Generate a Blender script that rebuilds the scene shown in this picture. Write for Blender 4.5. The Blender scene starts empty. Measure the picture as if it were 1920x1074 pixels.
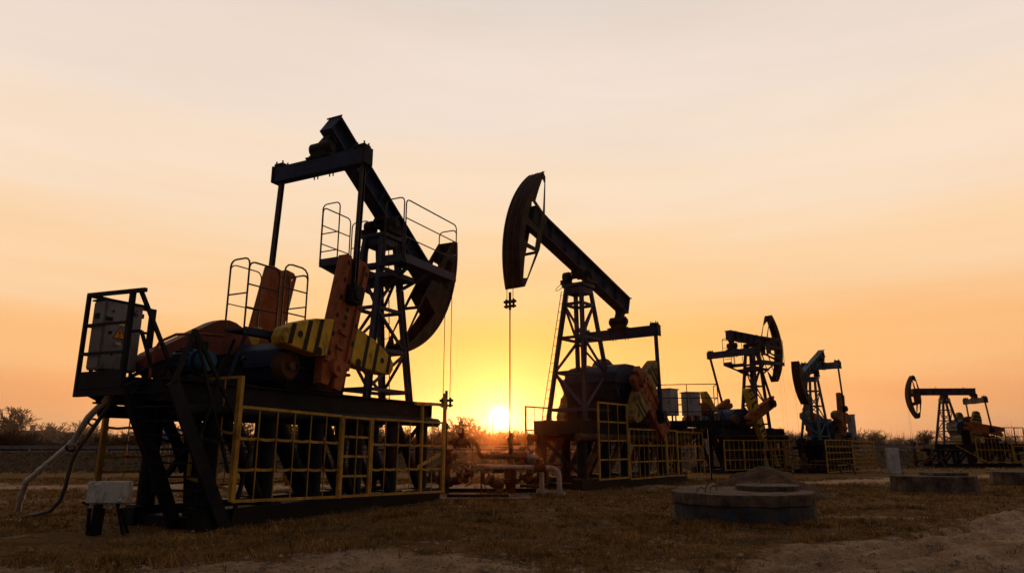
import bpy, math, random
from mathutils import Vector, Matrix, noise
random.seed(7)
sc = bpy.context.scene
COL = sc.collection
R_ = math.radians
EYE = 1.5
SUN_EL, SUN_AZ = R_(2.2), R_(-1.0)          # azimuth measured from +Y towards +X

# ------------------------------------------------------------------ materials
def mat(name, col, rough=.7, metal=0., var=.35, scale=3., rust=0., bump=.15, col2=None, spec=.14, rustcol=(.09,.032,.012)):
    m = bpy.data.materials.new(name); m.use_nodes = True
    nt = m.node_tree; N = nt.nodes; L = nt.links
    b = N['Principled BSDF']
    b.inputs['Roughness'].default_value = rough; b.inputs['Metallic'].default_value = metal
    b.inputs['Specular IOR Level'].default_value = spec
    tc = N.new('ShaderNodeTexCoord')
    n1 = N.new('ShaderNodeTexNoise'); n1.inputs['Scale'].default_value = scale; n1.inputs['Detail'].default_value = 8
    n1.inputs['Roughness'].default_value = .65
    L.new(tc.outputs['Object'], n1.inputs['Vector'])
    mx = N.new('ShaderNodeMix'); mx.data_type = 'RGBA'
    c2 = col2 or tuple(c*(1-var) for c in col)
    mx.inputs['A'].default_value = (*c2, 1); mx.inputs['B'].default_value = (*(min(1, c*(1+var*.5)) for c in col), 1)
    mr = N.new('ShaderNodeMapRange'); mr.inputs[1].default_value = .35; mr.inputs[2].default_value = .65
    L.new(n1.outputs['Fac'], mr.inputs[0]); L.new(mr.outputs[0], mx.inputs['Factor'])
    out = mx.outputs['Result']
    if rust > 0:
        n2 = N.new('ShaderNodeTexNoise'); n2.inputs['Scale'].default_value = scale*2.3; n2.inputs['Detail'].default_value = 10
        n2.inputs['Roughness'].default_value = .75; n2.inputs['Distortion'].default_value = .6
        mp = N.new('ShaderNodeMapping'); mp.inputs['Scale'].default_value = (1, 1, .35); mp.inputs['Location'].default_value = (3, 1, 7)
        L.new(tc.outputs['Object'], mp.inputs[0]); L.new(mp.outputs[0], n2.inputs['Vector'])
        r2 = N.new('ShaderNodeMapRange'); r2.inputs[1].default_value = .62-.2*rust; r2.inputs[2].default_value = .70-.12*rust
        L.new(n2.outputs['Fac'], r2.inputs[0])
        m2 = N.new('ShaderNodeMix'); m2.data_type = 'RGBA'; L.new(r2.outputs[0], m2.inputs['Factor'])
        L.new(out, m2.inputs['A']); m2.inputs['B'].default_value = (*rustcol, 1); out = m2.outputs['Result']
    L.new(out, b.inputs['Base Color'])
    if bump:
        bp = N.new('ShaderNodeBump'); bp.inputs['Strength'].default_value = bump; bp.inputs['Distance'].default_value = .02
        n3 = N.new('ShaderNodeTexNoise'); n3.inputs['Scale'].default_value = scale*6; n3.inputs['Detail'].default_value = 5
        L.new(tc.outputs['Object'], n3.inputs['Vector']); L.new(n3.outputs['Fac'], bp.inputs['Height']); L.new(bp.outputs[0], b.inputs['Normal'])
    return m
M = dict(
 navy = mat('navy_paint', (.024,.033,.066), .7, 0, .4, 1.6, .10, rustcol=(.02,.012,.010)),
 violet = mat('faded_blue_paint', (.042,.043,.070), .6, 0, .3, 1.6, .3, rustcol=(.05,.022,.014)),
 dark = mat('grimy_steel', (.014,.013,.014), .75, 0, .5, 2., .25, rustcol=(.024,.012,.008)),
 black = mat('oily_black', (.007,.006,.006), .6, 0, .5, 2.),
 orange = mat('orange_paint', (.31,.090,.030), .75, 0, .35, 1.8, .55, rustcol=(.10,.03,.012), bump=.4),
 red = mat('red_orange_paint', (.17,.042,.024), .6, 0, .35, 1.6, .4),
 yellow = mat('yellow_paint', (.52,.31,.020), .65, 0, .3, 1.8, .45, rustcol=(.16,.08,.02)),
 fence = mat('fence_yellow_paint', (.42,.22,.030), .6, 0, .4, 2.5, .45, rustcol=(.14,.05,.014)),
 tan = mat('dull_yellow_paint', (.27,.17,.045), .8, 0, .4, 2.2, .6, rustcol=(.08,.04,.015)),
 stripe = mat('black_stripe_paint', (.02,.015,.012), .7, 0, .3, 3.),
 headp = mat('dirty_yellow_brown', (.050,.033,.019), .75, 0, .5, 2.2, .7, rustcol=(.03,.015,.010)),
 arcm = mat('rusty_arc_steel', (.045,.022,.014), .75, .1, .4, 2., .3),
 rust = mat('rusty_steel', (.10,.045,.022), .8, .1, .5, 3., .4),
 pipe = mat('pale_pipe_paint', (.42,.30,.22), .7, 0, .3, 4., .5),
 greyd = mat('weathered_grey_cabinet', (.185,.168,.155), .6, 0, .3, 1.4, .35, bump=.05, rustcol=(.09,.06,.045)),
 greyc = mat('grey_cabinet_paint', (.36,.33,.31), .55, 0, .2, 1.4, .25, bump=.05),
 junc = mat('stained_white_metal', (.46,.42,.36), .7, 0, .35, 3., .5, rustcol=(.14,.10,.05)),
 blue = mat('blue_motor_paint', (.022,.085,.15), .65, 0, .3, 2., .3),
 dblue = mat('dark_blue_paint', (.022,.032,.06), .65, 0, .4, 1.5, .3, rustcol=(.03,.014,.010)),
 pblue = mat('faded_teal_paint',(.075,.12,.15),.65,0,.4,1.6,.3,rustcol=(.04,.03,.02)),
 wire = mat('steel_wire', (.04,.03,.025), .5, .6, .3, 6.),
 conduit = mat('white_conduit', (.42,.38,.35), .6, 0, .25, 3., .2),
 hose = mat('grey_hose', (.10,.085,.075), .7, 0, .3, 3.),
 warn = mat('warning_orange', (.75,.26,.02), .6, 0, .15, 3.), warny = mat('warning_yellow', (.7,.5,.12), .6, 0, .15, 3.),
 ink = mat('black_print', (.012,.012,.012), .7, 0, .1, 3., bump=0),
 conc = mat('weathered_concrete', (.125,.082,.056), .95, 0, .75, 3.2, .65, rustcol=(.07,.05,.035), bump=.9),
 concb = mat('blue_stained_concrete', (.075,.062,.054), .95, 0, .6, 1.6, .55, rustcol=(.024,.055,.10), bump=.9),
 concl = mat('pale_concrete', (.48,.43,.39), .95, 0, .35, 1.5, .3, rustcol=(.2,.16,.13), bump=.5),
 pad = mat('stained_concrete_pad', (.19,.12,.085), .95, 0, .5, 1.2, .4, rustcol=(.07,.04,.03), bump=.5),
 bark = mat('bare_twigs', (.040,.026,.018), .95, 0, .4, 1.),
 roof = mat('dark_roof_tile', (.055,.035,.030), .9, 0, .4, 1.), roof2 = mat('pale_roof_sheet', (.22,.18,.17), .8, 0, .3, 1.),
 wall = mat('house_wall', (.16,.115,.09), .9, 0, .3, 1.), win = mat('window_glass', (.03,.03,.035), .2, 0, .2, 1., bump=0),
 rail = mat('galvanised_rail', (.22,.20,.19), .6, .3, .3, 1.), asph = mat('asphalt', (.05,.045,.042), .9, 0, .3, .8),
 mound = mat('dug_earth', (.11,.062,.033), 1., 0, .5, 2.5, .3, rustcol=(.05,.03,.02), bump=1.),
 sheet = mat('pale_wall_sheet', (.30,.25,.23), .9, 0, .3, .5),
 sign = mat('blue_sign', (.03,.12,.35), .6, 0, .1, 1.), white = mat('white_sign', (.6,.6,.6), .6, 0, .1, 1.),
)

# ------------------------------------------------------------------ mesh builder
class MB:
    def __init__(s): s.v=[]; s.f=[]; s.sm=[]
    def _add(s, vs, fs, smooth=False):
        o=len(s.v); s.v += [tuple(v) for v in vs]
        for f in fs: s.f.append(tuple(i+o for i in f)); s.sm.append(smooth)
    def box(s, c, d, rot=None):
        c=Vector(c); vs=[]
        for x in (-.5,.5):
            for y in (-.5,.5):
                for z in (-.5,.5):
                    p=Vector((x*d[0],y*d[1],z*d[2]))
                    if rot is not None: p=rot@p
                    vs.append(c+p)
        s._add(vs,[(0,1,3,2),(4,6,7,5),(0,4,5,1),(2,3,7,6),(0,2,6,4),(1,5,7,3)]); return s
    def bar(s, p, q, w, h=None, up=(0,0,1), ext=0):
        p=Vector(p); q=Vector(q); h=h or w; d=(q-p); L=d.length
        if L<1e-6: return s
        d/=L; up=Vector(up)
        if abs(d.dot(up))>.99: up=Vector((1,0,0))
        x=d.cross(up).normalized(); z=x.cross(d).normalized()
        rot=Matrix((x,d,z)).transposed()
        return s.box((p+q)/2,(w,L+2*ext,h),rot)
    def cyl(s, p, q, r, n=12, r2=None, caps=True):
        p=Vector(p); q=Vector(q); r2=r if r2 is None else r2; d=(q-p).normalized()
        up=Vector((0,0,1)) if abs(d.z)<.9 else Vector((1,0,0))
        x=d.cross(up).normalized(); y=d.cross(x)
        vs=[]
        for c,rr in ((p,r),(q,r2)):
            for i in range(n):
                t=2*math.pi*i/n; vs.append(c+(x*math.cos(t)+y*math.sin(t))*rr)
        s._add(vs,[(i,(i+1)%n,n+(i+1)%n,n+i) for i in range(n)],True)
        if caps: s._add(vs,[tuple(range(n-1,-1,-1)),tuple(range(n,2*n))])
        return s
    def tube(s, pts, r, n=6, rs=None):
        pts=[Vector(p) for p in pts]; rings=[]; px=None
        for i,p in enumerate(pts):
            d=(pts[min(i+1,len(pts)-1)]-pts[max(i-1,0)]).normalized()
            if px is None:
                up=Vector((0,0,1)) if abs(d.z)<.9 else Vector((1,0,0)); x=d.cross(up).normalized()
            else: x=(px-d*px.dot(d)).normalized()
            px=x; y=d.cross(x); rr=rs[i] if rs else r
            rings.append([p+(x*math.cos(2*math.pi*k/n)+y*math.sin(2*math.pi*k/n))*rr for k in range(n)])
        vs=[v for g in rings for v in g]; fs=[]
        for i in range(len(pts)-1):
            for k in range(n): fs.append((i*n+k,i*n+(k+1)%n,(i+1)*n+(k+1)%n,(i+1)*n+k))
        s._add(vs,fs,True); s._add(vs,[tuple(range(n-1,-1,-1)),tuple(range(len(vs)-n,len(vs)))]); return s
    def prism(s, poly, b0, b1):            # polygon in the (a,z) plane, extruded across (local y = -b)
        n=len(poly); vs=[(a,-b0,z) for a,z in poly]+[(a,-b1,z) for a,z in poly]
        s._add(vs,[tuple(range(n)),tuple(range(2*n-1,n-1,-1))]+[(i,n+i,n+(i+1)%n,(i+1)%n) for i in range(n)]); return s
    def ring(s, c, ax, R, r, n=20, m=6):
        c=Vector(c); ax=Vector(ax).normalized(); up=Vector((0,0,1)) if abs(ax.z)<.9 else Vector((1,0,0))
        x=ax.cross(up).normalized(); y=ax.cross(x); vs=[]; fs=[]
        for i in range(n):
            t=2*math.pi*i/n; e=x*math.cos(t)+y*math.sin(t)
            for k in range(m):
                u=2*math.pi*k/m; vs.append(c+e*(R+r*math.cos(u))+ax*(r*math.sin(u)))
        for i in range(n):
            for k in range(m): fs.append((i*m+k,i*m+(k+1)%m,((i+1)%n)*m+(k+1)%m,((i+1)%n)*m+k))
        s._add(vs,fs,True); return s
    def ibeam(s, p, q, w, h, t=.03, tw=.03, up=(0,0,1)):
        p=Vector(p); q=Vector(q); d=(q-p).normalized(); x=d.cross(Vector(up)).normalized(); z=x.cross(d).normalized()
        s.bar(p+z*(h/2-t/2),q+z*(h/2-t/2),w,t,up); s.bar(p-z*(h/2-t/2),q-z*(h/2-t/2),w,t,up); s.bar(p,q,tw,h-2*t,up); return s
    def build(s, name, m, parent=None, bevel=0):
        me=bpy.data.meshes.new(name); me.from_pydata(s.v,[],s.f); me.polygons.foreach_set('use_smooth',s.sm)
        me.materials.append(M[m] if isinstance(m,str) else m); me.update()
        o=bpy.data.objects.new(name,me); COL.objects.link(o)
        if parent is not None: o.parent=parent
        if bevel:
            b=o.modifiers.new('bevel','BEVEL'); b.width=bevel; b.segments=2; b.limit_method='ANGLE'
        return o
def tag(o,label=None,cat=None,group=None,kind=None):
    if label: o['label']=label
    if cat: o['category']=cat
    if group: o['group']=group
    if kind: o['kind']=kind
    return o
def empty(name,loc,rz=0,**k):
    o=bpy.data.objects.new(name,None); COL.objects.link(o); o.location=loc; o.rotation_euler=(0,0,rz); o.empty_display_size=.2
    return tag(o,**k)
def V(a,b,z): return Vector((a,-b,z))
def arc_pts(c,r,t0,t1,n): return [(c[0]+r*math.cos(t0+(t1-t0)*i/n), c[1]+r*math.sin(t0+(t1-t0)*i/n)) for i in range(n+1)]
def rail_hoop(mb,p,q,h,mids=(.5,),r=.02,cr=.14,lean=(0,0,0)):
    """tube guard-rail panel standing on the line p-q, with rounded upper corners"""
    p=Vector(p); q=Vector(q); d=(q-p); L=d.length; d/=L; U=Vector((lean[0],lean[1],1)); cr=min(cr,L*.45)
    path=[p,p+U*(h-cr)]+[p+d*(cr-cr*math.cos(t))+U*(h-cr+cr*math.sin(t)) for t in (R_(30),R_(60),R_(90))]
    path+=[q-d*(cr-cr*math.cos(t))+U*(h-cr+cr*math.sin(t)) for t in (R_(90),R_(60),R_(30))]+[q+U*(h-cr),q]
    mb.tube(path,r,6)
    for m in mids: mb.cyl(p+U*h*m,q+U*h*m,r*.85,6)

# ------------------------------------------------------------------ pumping unit
FIT={1:dict(wx=-2.155,wy=22.508,yaw=63.422,R=3.742,zp=7.781,E=1.519,ae=-6.328,ze=8.636,ap=-6.65,zn=4.989,ac=-7.036,zc=3.225,zs=2.692,af=-2.735,ar=-4.682,wt=.483,as_=-2.366,ws=1.0,bb=.409),
2:dict(wx=-.05,wy=22.6,yaw=-127.064,R=4.40,zp=8.0,E=1.779,ae=-7.527,ze=6.098,ap=-7.552,zn=2.613,ac=-6.135,zc=3.92,zs=2.381,af=-3.378,ar=-5.589,wt=.80,as_=-2.75,ws=1.0,bb=.5),
3:dict(wx=18.967,wy=48.268,yaw=37.877,R=3.364,zp=8.101,E=1.853,ae=-5.524,ze=7.42,ap=-4.429,zn=4.112,ac=-6.749,zc=3.102,zs=2.582,af=-2.927,ar=-4.318,wt=.6,as_=-2.2,ws=1.15,bb=.418),
4:dict(wx=17.456,wy=42.105,yaw=-133.687,R=2.596,zp=6.035,E=1.211,ae=-4.18,ze=6.59,ap=-4.267,zn=3.795,ac=-4.15,zc=2.576,zs=1.84,af=-1.367,ar=-3.091,wt=.557,as_=-1.3,ws=.897,bb=.314),
5:dict(wx=33.884,wy=59.182,yaw=-183.152,R=3.058,zp=5.557,E=1.436,ae=-5.489,ze=5.202,ap=-5.738,zn=2.765,ac=-4.166,zc=3.048,zs=1.62,af=-2.207,ar=-3.868,wt=.631,as_=-1.3,ws=.92,bb=.296)}
def ground_z(x,y):
    t=min(1,max(0,(y-25)/35)); z=-.22*t*t*(3-2*t)
    yr=road_y(x); u=(y-(yr-28))/25
    u=min(1,max(0,u)); z=z+(.85-z)*u*u*(3-2*u)
    if y>yr+12:
        w=min(1,(y-yr-12)/30); z=.85-.75*w
    return z
def road_y(x): return 74+.30*max(0,x+2)+.0*x
def frame_of(p):
    f=FIT[p]; return f['wx'],f['wy'],R_(f['yaw'])
def W(p,a,b,z=0):
    x,y,t=frame_of(p); return Vector((x+a*math.cos(t)+b*math.sin(t), y+a*math.sin(t)-b*math.cos(t), z))

def pump(pid,label,beam_th,head_th,span,wins,back,paint,legs_paint,depth=.62,base_z=0.,lobes=(1.9,1.9),s0=.75,crank_len=(.45,1.0),carrier=2.9,head_w=.30,near=1,
         tower_plat=False,gear_plat=False,cable_hoops=False,guard='red',eqh=.42,sc_=1.,ladder=True,beam_back=None,pedestal=True,crank_w=.85,lobe_h=.85,hubd=1.15,tower_lv=(.06,.30,.55,.80)):
    f=FIT[pid]; x,y,t=frame_of(pid)
    root=empty('pumpjack',(x,y,0),t,label=label,cat='pumpjack',group='pumpjacks of the oil field')
    R,zp,E=f['R'],f['zp'],f['E']; zs=f['zs']; ws=f['ws']; as_=f['as_']; gz=base_z
    th=R_(beam_th); u=Vector((math.cos(th),0,math.sin(th))); nrm=Vector((-math.sin(th),0,math.cos(th)))
    piv=Vector((-R,0,zp)); sd=depth
    # ---- base frame
    hb=.42*sc_
    m=MB()
    for s in (-1,1): m.ibeam(V(back,s*(ws-.12),zs-hb/2),V(as_,s*(ws-.12),zs-hb/2),.22,hb,.035,.04)
    k=int((as_-back)/1.1)
    for i in range(k+1):
        a=back+.15+(as_-back-.3)*i/k; m.bar(V(a,-ws+.25,zs-hb/2),V(a,ws-.25,zs-hb/2),.12,hb-.1)
    m.box(V(as_+.02,0,zs-hb/2),(.05,2*ws-.02,hb-.02))
    m.build('base_frame','dark',root)
    # deck plates on the frame
    m=MB(); m.box(V((back+f['ar'])/2-.6,0,zs-.03),((f['ar']-back)-1.6,2*ws-.5,.03)); m.build('deck_plate','black',root)
    # ---- pedestal: tubular columns and diagonals
    if pedestal:
        z0=gz+.34*sc_; z1=zs-hb
        m=MB()
        for s in (-1,1): m.box(V((back+as_)/2+.62,s*(ws-.05),gz+.17*sc_-.1),(as_-back-.65,.42,.34*sc_+.2))
        for i in range(5): m.box(V(back+1.3+(as_-back-1.8)*i/4,0,gz+.1),(.5,2*ws-.5,.22))
        m.build('ground_skid','black',root,.01)
        n=6
        for s in (-1,1):
            for i in range(n):
                a=back+1.25+(as_-back-1.5)*i/(n-1)
                m=MB(); m.cyl(V(a,s*(ws-.15),z0),V(a,s*(ws-.15),z1),.17*sc_,12)
                m.box(V(a,s*(ws-.15),z0+.015),(.5*sc_,.48*sc_,.03)); m.box(V(a,s*(ws-.15),z1-.015),(.5*sc_,.4*sc_,.03))
                m.build('column','dark',root)
                if i<n-1:
                    a2=back+1.25+(as_-back-1.5)*(i+1)/(n-1)
                    m=MB(); m.cyl(V(a+.15,s*(ws-.15),z1-.08),V(a2-.12,s*(ws-.15),z0+.1),.115*sc_,10); m.build('diagonal_brace','rust' if pid==2 else 'dark',root)
        m=MB()
        for s in (-1,1): m.cyl(V(back+.2,s*(ws+.02),z1-.13),V(as_+.28,s*(ws+.02),z1-.13),.12*sc_,12)
        m.build('side_pipe','rust' if pid==2 else 'dark',root)
        m=MB()
        for i in range(0,n,1):
            a=back+1.25+(as_-back-1.5)*i/(n-1); m.bar(V(a,-(ws-.2),z1-.1),V(a,ws-.2,z1-.1),.1)
            if i in (0,n-1): m.bar(V(a,-(ws-.2),z0+.1),V(a,ws-.2,z1-.2),.09)
        m.build('cross_brace','dark',root)
    # ---- samson post tower
    wt=f['wt']; ztop=zp-.36*sc_; tw=.30*sc_; lw=(.17 if pid!=2 else .13)*sc_
    feet={(1,-1):V(f['af'],-wt,zs),(1,1):V(f['af'],wt,zs),(-1,-1):V(f['ar'],-wt,zs),(-1,1):V(f['ar'],wt,zs)}
    top={(i,s):V(-R+i*.30*sc_,s*tw,ztop-.1) for i in (-1,1) for s in (-1,1)}
    for k_,p in feet.items():
        m=MB(); q=top[k_]; dx=Vector((1,0,0))
        m.bar(p,q,.022,lw,up=(1,0,0)); off=Vector((k_[0]*.0,0,0))
        m.bar(p+Vector((-k_[0]*lw/2,0,0)),q+Vector((-k_[0]*lw/2,0,0)),lw*.8,.022,up=(1,0,0))
        m.bar(p+Vector((k_[0]*lw/2,0,0)),q+Vector((k_[0]*lw/2,0,0)),lw*.8,.022,up=(1,0,0))
        m.box(p+Vector((0,0,.02)),(lw*1.9,lw*1.8,.04)); m.box(p+Vector((k_[0]*lw*.3,0,.13)),(lw*.9,.03,.22))
        m.build('tower_leg',legs_paint,root)
    m=MB(); lv=list(tower_lv)
    P=lambda k_,fr: feet[k_].lerp(top[k_],fr)
    for j,fr in enumerate(lv):
        m=MB()
        for k1,k2 in (((1,-1),(1,1)),((-1,-1),(-1,1)),((1,-1),(-1,-1)),((1,1),(-1,1))):
            m.bar(P(k1,fr),P(k2,fr),.09*sc_,.09*sc_)
        m.build('tower_horizontal',legs_paint,root)
    for j in range(len(lv)-1):
        m=MB(); a,b_=lv[j],lv[j+1]
        for n_,(k1,k2) in enumerate((((1,-1),(1,1)),((-1,-1),(-1,1)),((1,-1),(-1,-1)),((1,1),(-1,1)))):
            if (j+n_)%2: k1,k2=k2,k1
            m.bar(P(k1,a),P(k2,b_),.065*sc_,.065*sc_)
        m.build('tower_diagonal',legs_paint,root)
    m=MB(); m.box(V(-R,0,ztop-.02),(.78*sc_,2*tw+.28*sc_,.12*sc_)); m.box(V(-R,0,ztop-.2*sc_),(.66*sc_,2*tw+.12*sc_,.22*sc_))
    m.build('tower_cap',legs_paint,root,.008)
    if ladder:
        m=MB(); s=-near*1.0
        p0=P((1,int(s)),.0)+Vector((.05,-s*.18,0)); p1=P((1,int(s)),.97)+Vector((.05,-s*.1,0)); off=Vector((0,s*.32*sc_,0))
        p0=p0+Vector((.12,0,0)); p1=p1+Vector((.12,0,0))
        m.cyl(p0,p1,.016,6); m.cyl(p0+off,p1+off,.016,6)
        nr=int((p1-p0).length/.33)
        for i in range(nr): q=p0.lerp(p1,(i+.5)/nr); m.cyl(q,q+off,.011,5)
        m.build('ladder','wire',root)
    # ---- bearing blocks and shaft
    bb=f['bb']
    for s in (-1,1):
        m=MB(); c=V(-R,s*bb,zp)
        m.cyl(c-Vector((0,.11,0)),c+Vector((0,.11,0)),.20*sc_,16); m.cyl(c-Vector((0,.15,0)),c+Vector((0,.15,0)),.12*sc_,14)
        m.box(c-Vector((0,0,.22*sc_)),(.62*sc_,.22,.16*sc_))
        for i in range(6):
            t_=i*math.pi/3; m.cyl(c+Vector((.15*sc_*math.cos(t_),-.13,.15*sc_*math.sin(t_))),c+Vector((.15*sc_*math.cos(t_),.13,.15*sc_*math.sin(t_))),.018,6)
        m.build('bearing_block','dark',root)
    m=MB(); m.cyl(V(-R,-bb,zp),V(-R,bb,zp),.085*sc_,12); m.box(piv+nrm*.1,(.5*sc_,.34,.2),Matrix.Rotation(-th,3,'Y')); m.build('pivot_shaft','dark',root)
    # ---- walking beam (plate girder)
    bw=.42*sc_; c0=piv+nrm*(.16*sc_+sd/2)
    Lr=beam_back if beam_back else 3.2; Lf=R-.95*sc_
    p=c0-u*Lr; q=c0+u*Lf
    m=MB(); tf=.045
    m.bar(p+nrm*(sd/2-tf/2),q+nrm*(sd/2-tf/2),bw,tf,up=nrm); m.bar(p-nrm*(sd/2-tf/2),q-nrm*(sd/2-tf/2),bw,tf,up=nrm)
    m.bar(p,q,.05,sd-2*tf,up=nrm); m.bar(p,p+u*.04,bw-.02,sd-2*tf,up=nrm)
    m.bar(p-u*.03+nrm*(sd/2-tf/2),p+nrm*(sd/2-tf/2),bw+.1,tf,up=nrm)
    wb=m.build('walking_beam',paint,root)
    L=Lr+Lf
    for i in range(1,7):
        c=p+u*(L*i/7); m=MB(); m.bar(c-u*.012,c+u*.012,bw-.06,sd-2*tf-.004,up=nrm); m.build('stiffener',paint,wb)
    for i in (.18,.66):
        c=p+u*(L*i)+nrm*(sd/2+.055); m=MB(); m.ring(c,(0,1,0),.05,.014,10,5); m.build('lifting_eye','dark',wb)
    # ---- horse head
    hc=(-R,zp); T=R_(span); h0=R_(head_th); hr=R
    hub=hr-hubd*sc_
    def back_r(t_):      # straight back edges from the hub to each tip
        s_=abs(t_-h0)/T
        tipx=(hr-.20*sc_)*math.cos(T); tipy=(hr-.20*sc_)*math.sin(T)
        hw=R_(11); hx=hub*math.cos(hw)*1.0; hy=hub*math.sin(hw)
        a_=abs(t_-h0)
        if a_<=hw: return hub/1.0*math.cos(hw)/math.cos(a_)
        # intersect ray at angle a_ with the segment (hx,hy)-(tipx,tipy)
        dx,dy=tipx-hx,tipy-hy; ca,sa=math.cos(a_),math.sin(a_)
        den=ca*dy-sa*dx
        return (hx*dy-hy*dx)/den
    ts=sorted(set([-1+2*i/24 for i in range(25)]+[w for ww in wins for w in ww[:2]]))
    for s in (-1,1):
        m=MB(); b0=s*head_w; b1=s*(head_w-.035)
        for i in range(len(ts)-1):
            ta,tb=ts[i],ts[i+1]; mid=(ta+tb)/2; A=h0+ta*T; B=h0+tb*T
            win=[w for w in wins if w[0]-1e-6<=mid<=w[1]+1e-6]
            segs=[(0,1)] if not win else [(0,win[0][2]),(win[0][3],1)]
            for s0_,s1_ in segs:
                def pt(t_,ss): r=back_r(t_)+(hr-.012-back_r(t_))*ss; return (hc[0]+r*math.cos(t_),hc[1]+r*math.sin(t_))
                m.prism([pt(A,s0_),pt(A,s1_),pt(B,s1_),pt(B,s0_)],b0,b1)
        m.build('head_side_plate','headp',root)
    m=MB(); n=28
    for i in range(n):
        A=h0-T+2*T*i/n; B=h0-T+2*T*(i+1)/n
        m.prism([(hc[0]+r*math.cos(a_),hc[1]+r*math.sin(a_)) for r,a_ in ((hr-.03,A),(hr,A),(hr,B),(hr-.03,B))],-head_w-.05,head_w+.05)
    for s in (-1,0,1):
        m.tube([V(hc[0]+(hr+.0)*math.cos(h0-T+2*T*i/n),s*(head_w-.02),hc[1]+(hr+.0)*math.sin(h0-T+2*T*i/n)) for i in range(n+1)],.022,5)
    m.build('head_arc_plate','arcm',root)
    for fr in (-.98,-.4,.4,.98):
        m=MB(); a_=h0+fr*T; r=back_r(a_)+.06; c=Vector((hc[0]+r*math.cos(a_),0,hc[1]+r*math.sin(a_)))
        m.cyl(c-Vector((0,head_w-.04,0)),c+Vector((0,head_w-.04,0)),.05*sc_,8); m.build('head_cross_tie','dark',root)
    m=MB(); m.bar(q-u*.45,q+u*.35,bw+.10,sd*.9,up=nrm); m.build('head_socket','dark',root)
    # ---- bridle, carrier bar, polished rod
    m=MB()
    tc_=min(h0+T*.98,max(h0-T*.98,0.))
    zt=zp+hr*math.sin(tc_)
    for s in (-1,1):
        pts=[V(0.03,s*.13,carrier)]
        if h0+T>0: pts.append(V(.03,s*.13,zp))
        n=10
        tt=h0+T*.97
        if tt>0:
            for i in range(1,n+1): a_=tt*i/n; pts.append(V(hc[0]+(hr+.03)*math.cos(a_),s*.13,hc[1]+(hr+.03)*math.sin(a_)))
        m.tube(pts,.013 if pid<3 else .005,5)
    m.build('bridle_cable','wire',root)
    m=MB(); m.box(V(.03,0,carrier-.02),(.12,.46,.08)); m.box(V(.03,0,carrier-.18),(.12,.44,.06)); m.cyl(V(.03,0,carrier-.3),V(.03,0,carrier+.3),.045,8)
    for s in (-1,1): m.cyl(V(.03,s*.15,carrier-.24),V(.03,s*.15,carrier+.07),.04,8)
    m.build('carrier_bar','dark',root)
    m=MB(); m.cyl(V(.03,0,min(1.2,carrier-1)),V(.03,0,carrier+.15),.021 if pid<3 else .022,8); m.build('polished_rod','wire',root)
    # ---- equalizer and its bearing
    ae,ze=f['ae'],f['ze']
    m=MB(); h=eqh
    m.box(V(ae,0,ze),(.05,2*E+.06,h)); m.box(V(ae-.1,0,ze+h/2-.015),(.24,2*E+.08,.03)); m.box(V(ae-.1,0,ze-h/2+.015),(.24,2*E+.08,.03)); m.box(V(ae-.2,0,ze),(.04,2*E+.06,h-.062))
    eq=m.build('equalizer',paint if pid!=5 else 'navy',root)
    for s in (-1,1):
        m=MB(); c=V(ae-.1,s*(E-.14),ze); m.box(c+Vector((0,0,h/2+.05)),(.26,.3,.09))
        for i in (-1,1):
            for j in (-1,1): m.cyl(c+Vector((i*.09,j*.11,h/2)),c+Vector((i*.09,j*.11,h/2+.17)),.022,6)
        m.box(c+Vector((0,s*-.17,0)),(.34,.05,h+.04)); m.build('end_clamp','dark',eq)
    br=p+u*.30-nrm*sd/2; m=MB(); cc=Vector((ae-.08,0,ze+h/2+.28*sc_))
    m.bar(br,cc,.24*sc_,.30*sc_); m.cyl(cc-Vector((0,.30*sc_,0)),cc+Vector((0,.30*sc_,0)),.19*sc_,16)
    m.cyl(cc-Vector((0,.36*sc_,0)),cc+Vector((0,.36*sc_,0)),.12*sc_,12)
    m.box(cc-Vector((0,0,.2*sc_)),(.34*sc_,.5*sc_,.16*sc_)); m.box(Vector((ae-.08,0,ze+h/2+.025)),(.36*sc_,.8*sc_,.05))
    m.cyl(br-Vector((0,.17*sc_,0)),br+Vector((0,.17*sc_,0)),.14*sc_,12)
    for i in (-1,1):
        for j in (-.32,-.2,.2,.32): m.cyl(Vector((ae-.08+i*.12*sc_,j*sc_,ze-h/2-.06)),Vector((ae-.08+i*.12*sc_,j*sc_,ze+h/2+.1)),.018,6)
    m.build('tail_bearing','dark',root)
    # ---- cranks, counterweights, pitmans
    ac,zc,ap,zn=f['ac'],f['zc'],f['ap'],f['zn']
    cd=Vector((ap-ac,0,zn-zc)); rl=cd.length; cd/=rl; cn=Vector((-cd.z,0,cd.x))
    shaft=Vector((ac,0,zc)); cw=crank_w*sc_
    for s in (-1,1):
        bo=s*(E-(.24 if pid==1 and s!=near else 0))
        def C(sv,w,b_): v=shaft+cd*sv+cn*w; return V(v.x,b_,v.z)
        def slab(mb,poly,b0,b1,dr_=0):
            pts=[shaft+cd*(a_-dr_*abs(w_))+cn*w_ for a_,w_ in poly]; mb.prism([(v.x,v.z) for v in pts],b0,b1)
        e1,e2=-crank_len[0],rl+crank_len[1]; hw=cw/2; si=-s      # crank inboard of the pitman
        b_out=bo+si*.10; b_in=bo+si*.34
        m=MB()
        slab(m,[(e1,-hw*.8),(e1,-hw*.25),(e1+.28,-hw*.12),(e1+.28,hw*.12),(e1,hw*.25),(e1,hw*.8),(e1+.5,hw),(e2-.1,hw),(e2-.1,hw*.25),(e2-.22,hw*.1),(e2-.1,-hw*.05),(e2,-hw*.1),(e2+.02,-hw*.7),(e2-.06,-hw),(e1+.5,-hw)],b_in,b_out)
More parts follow.
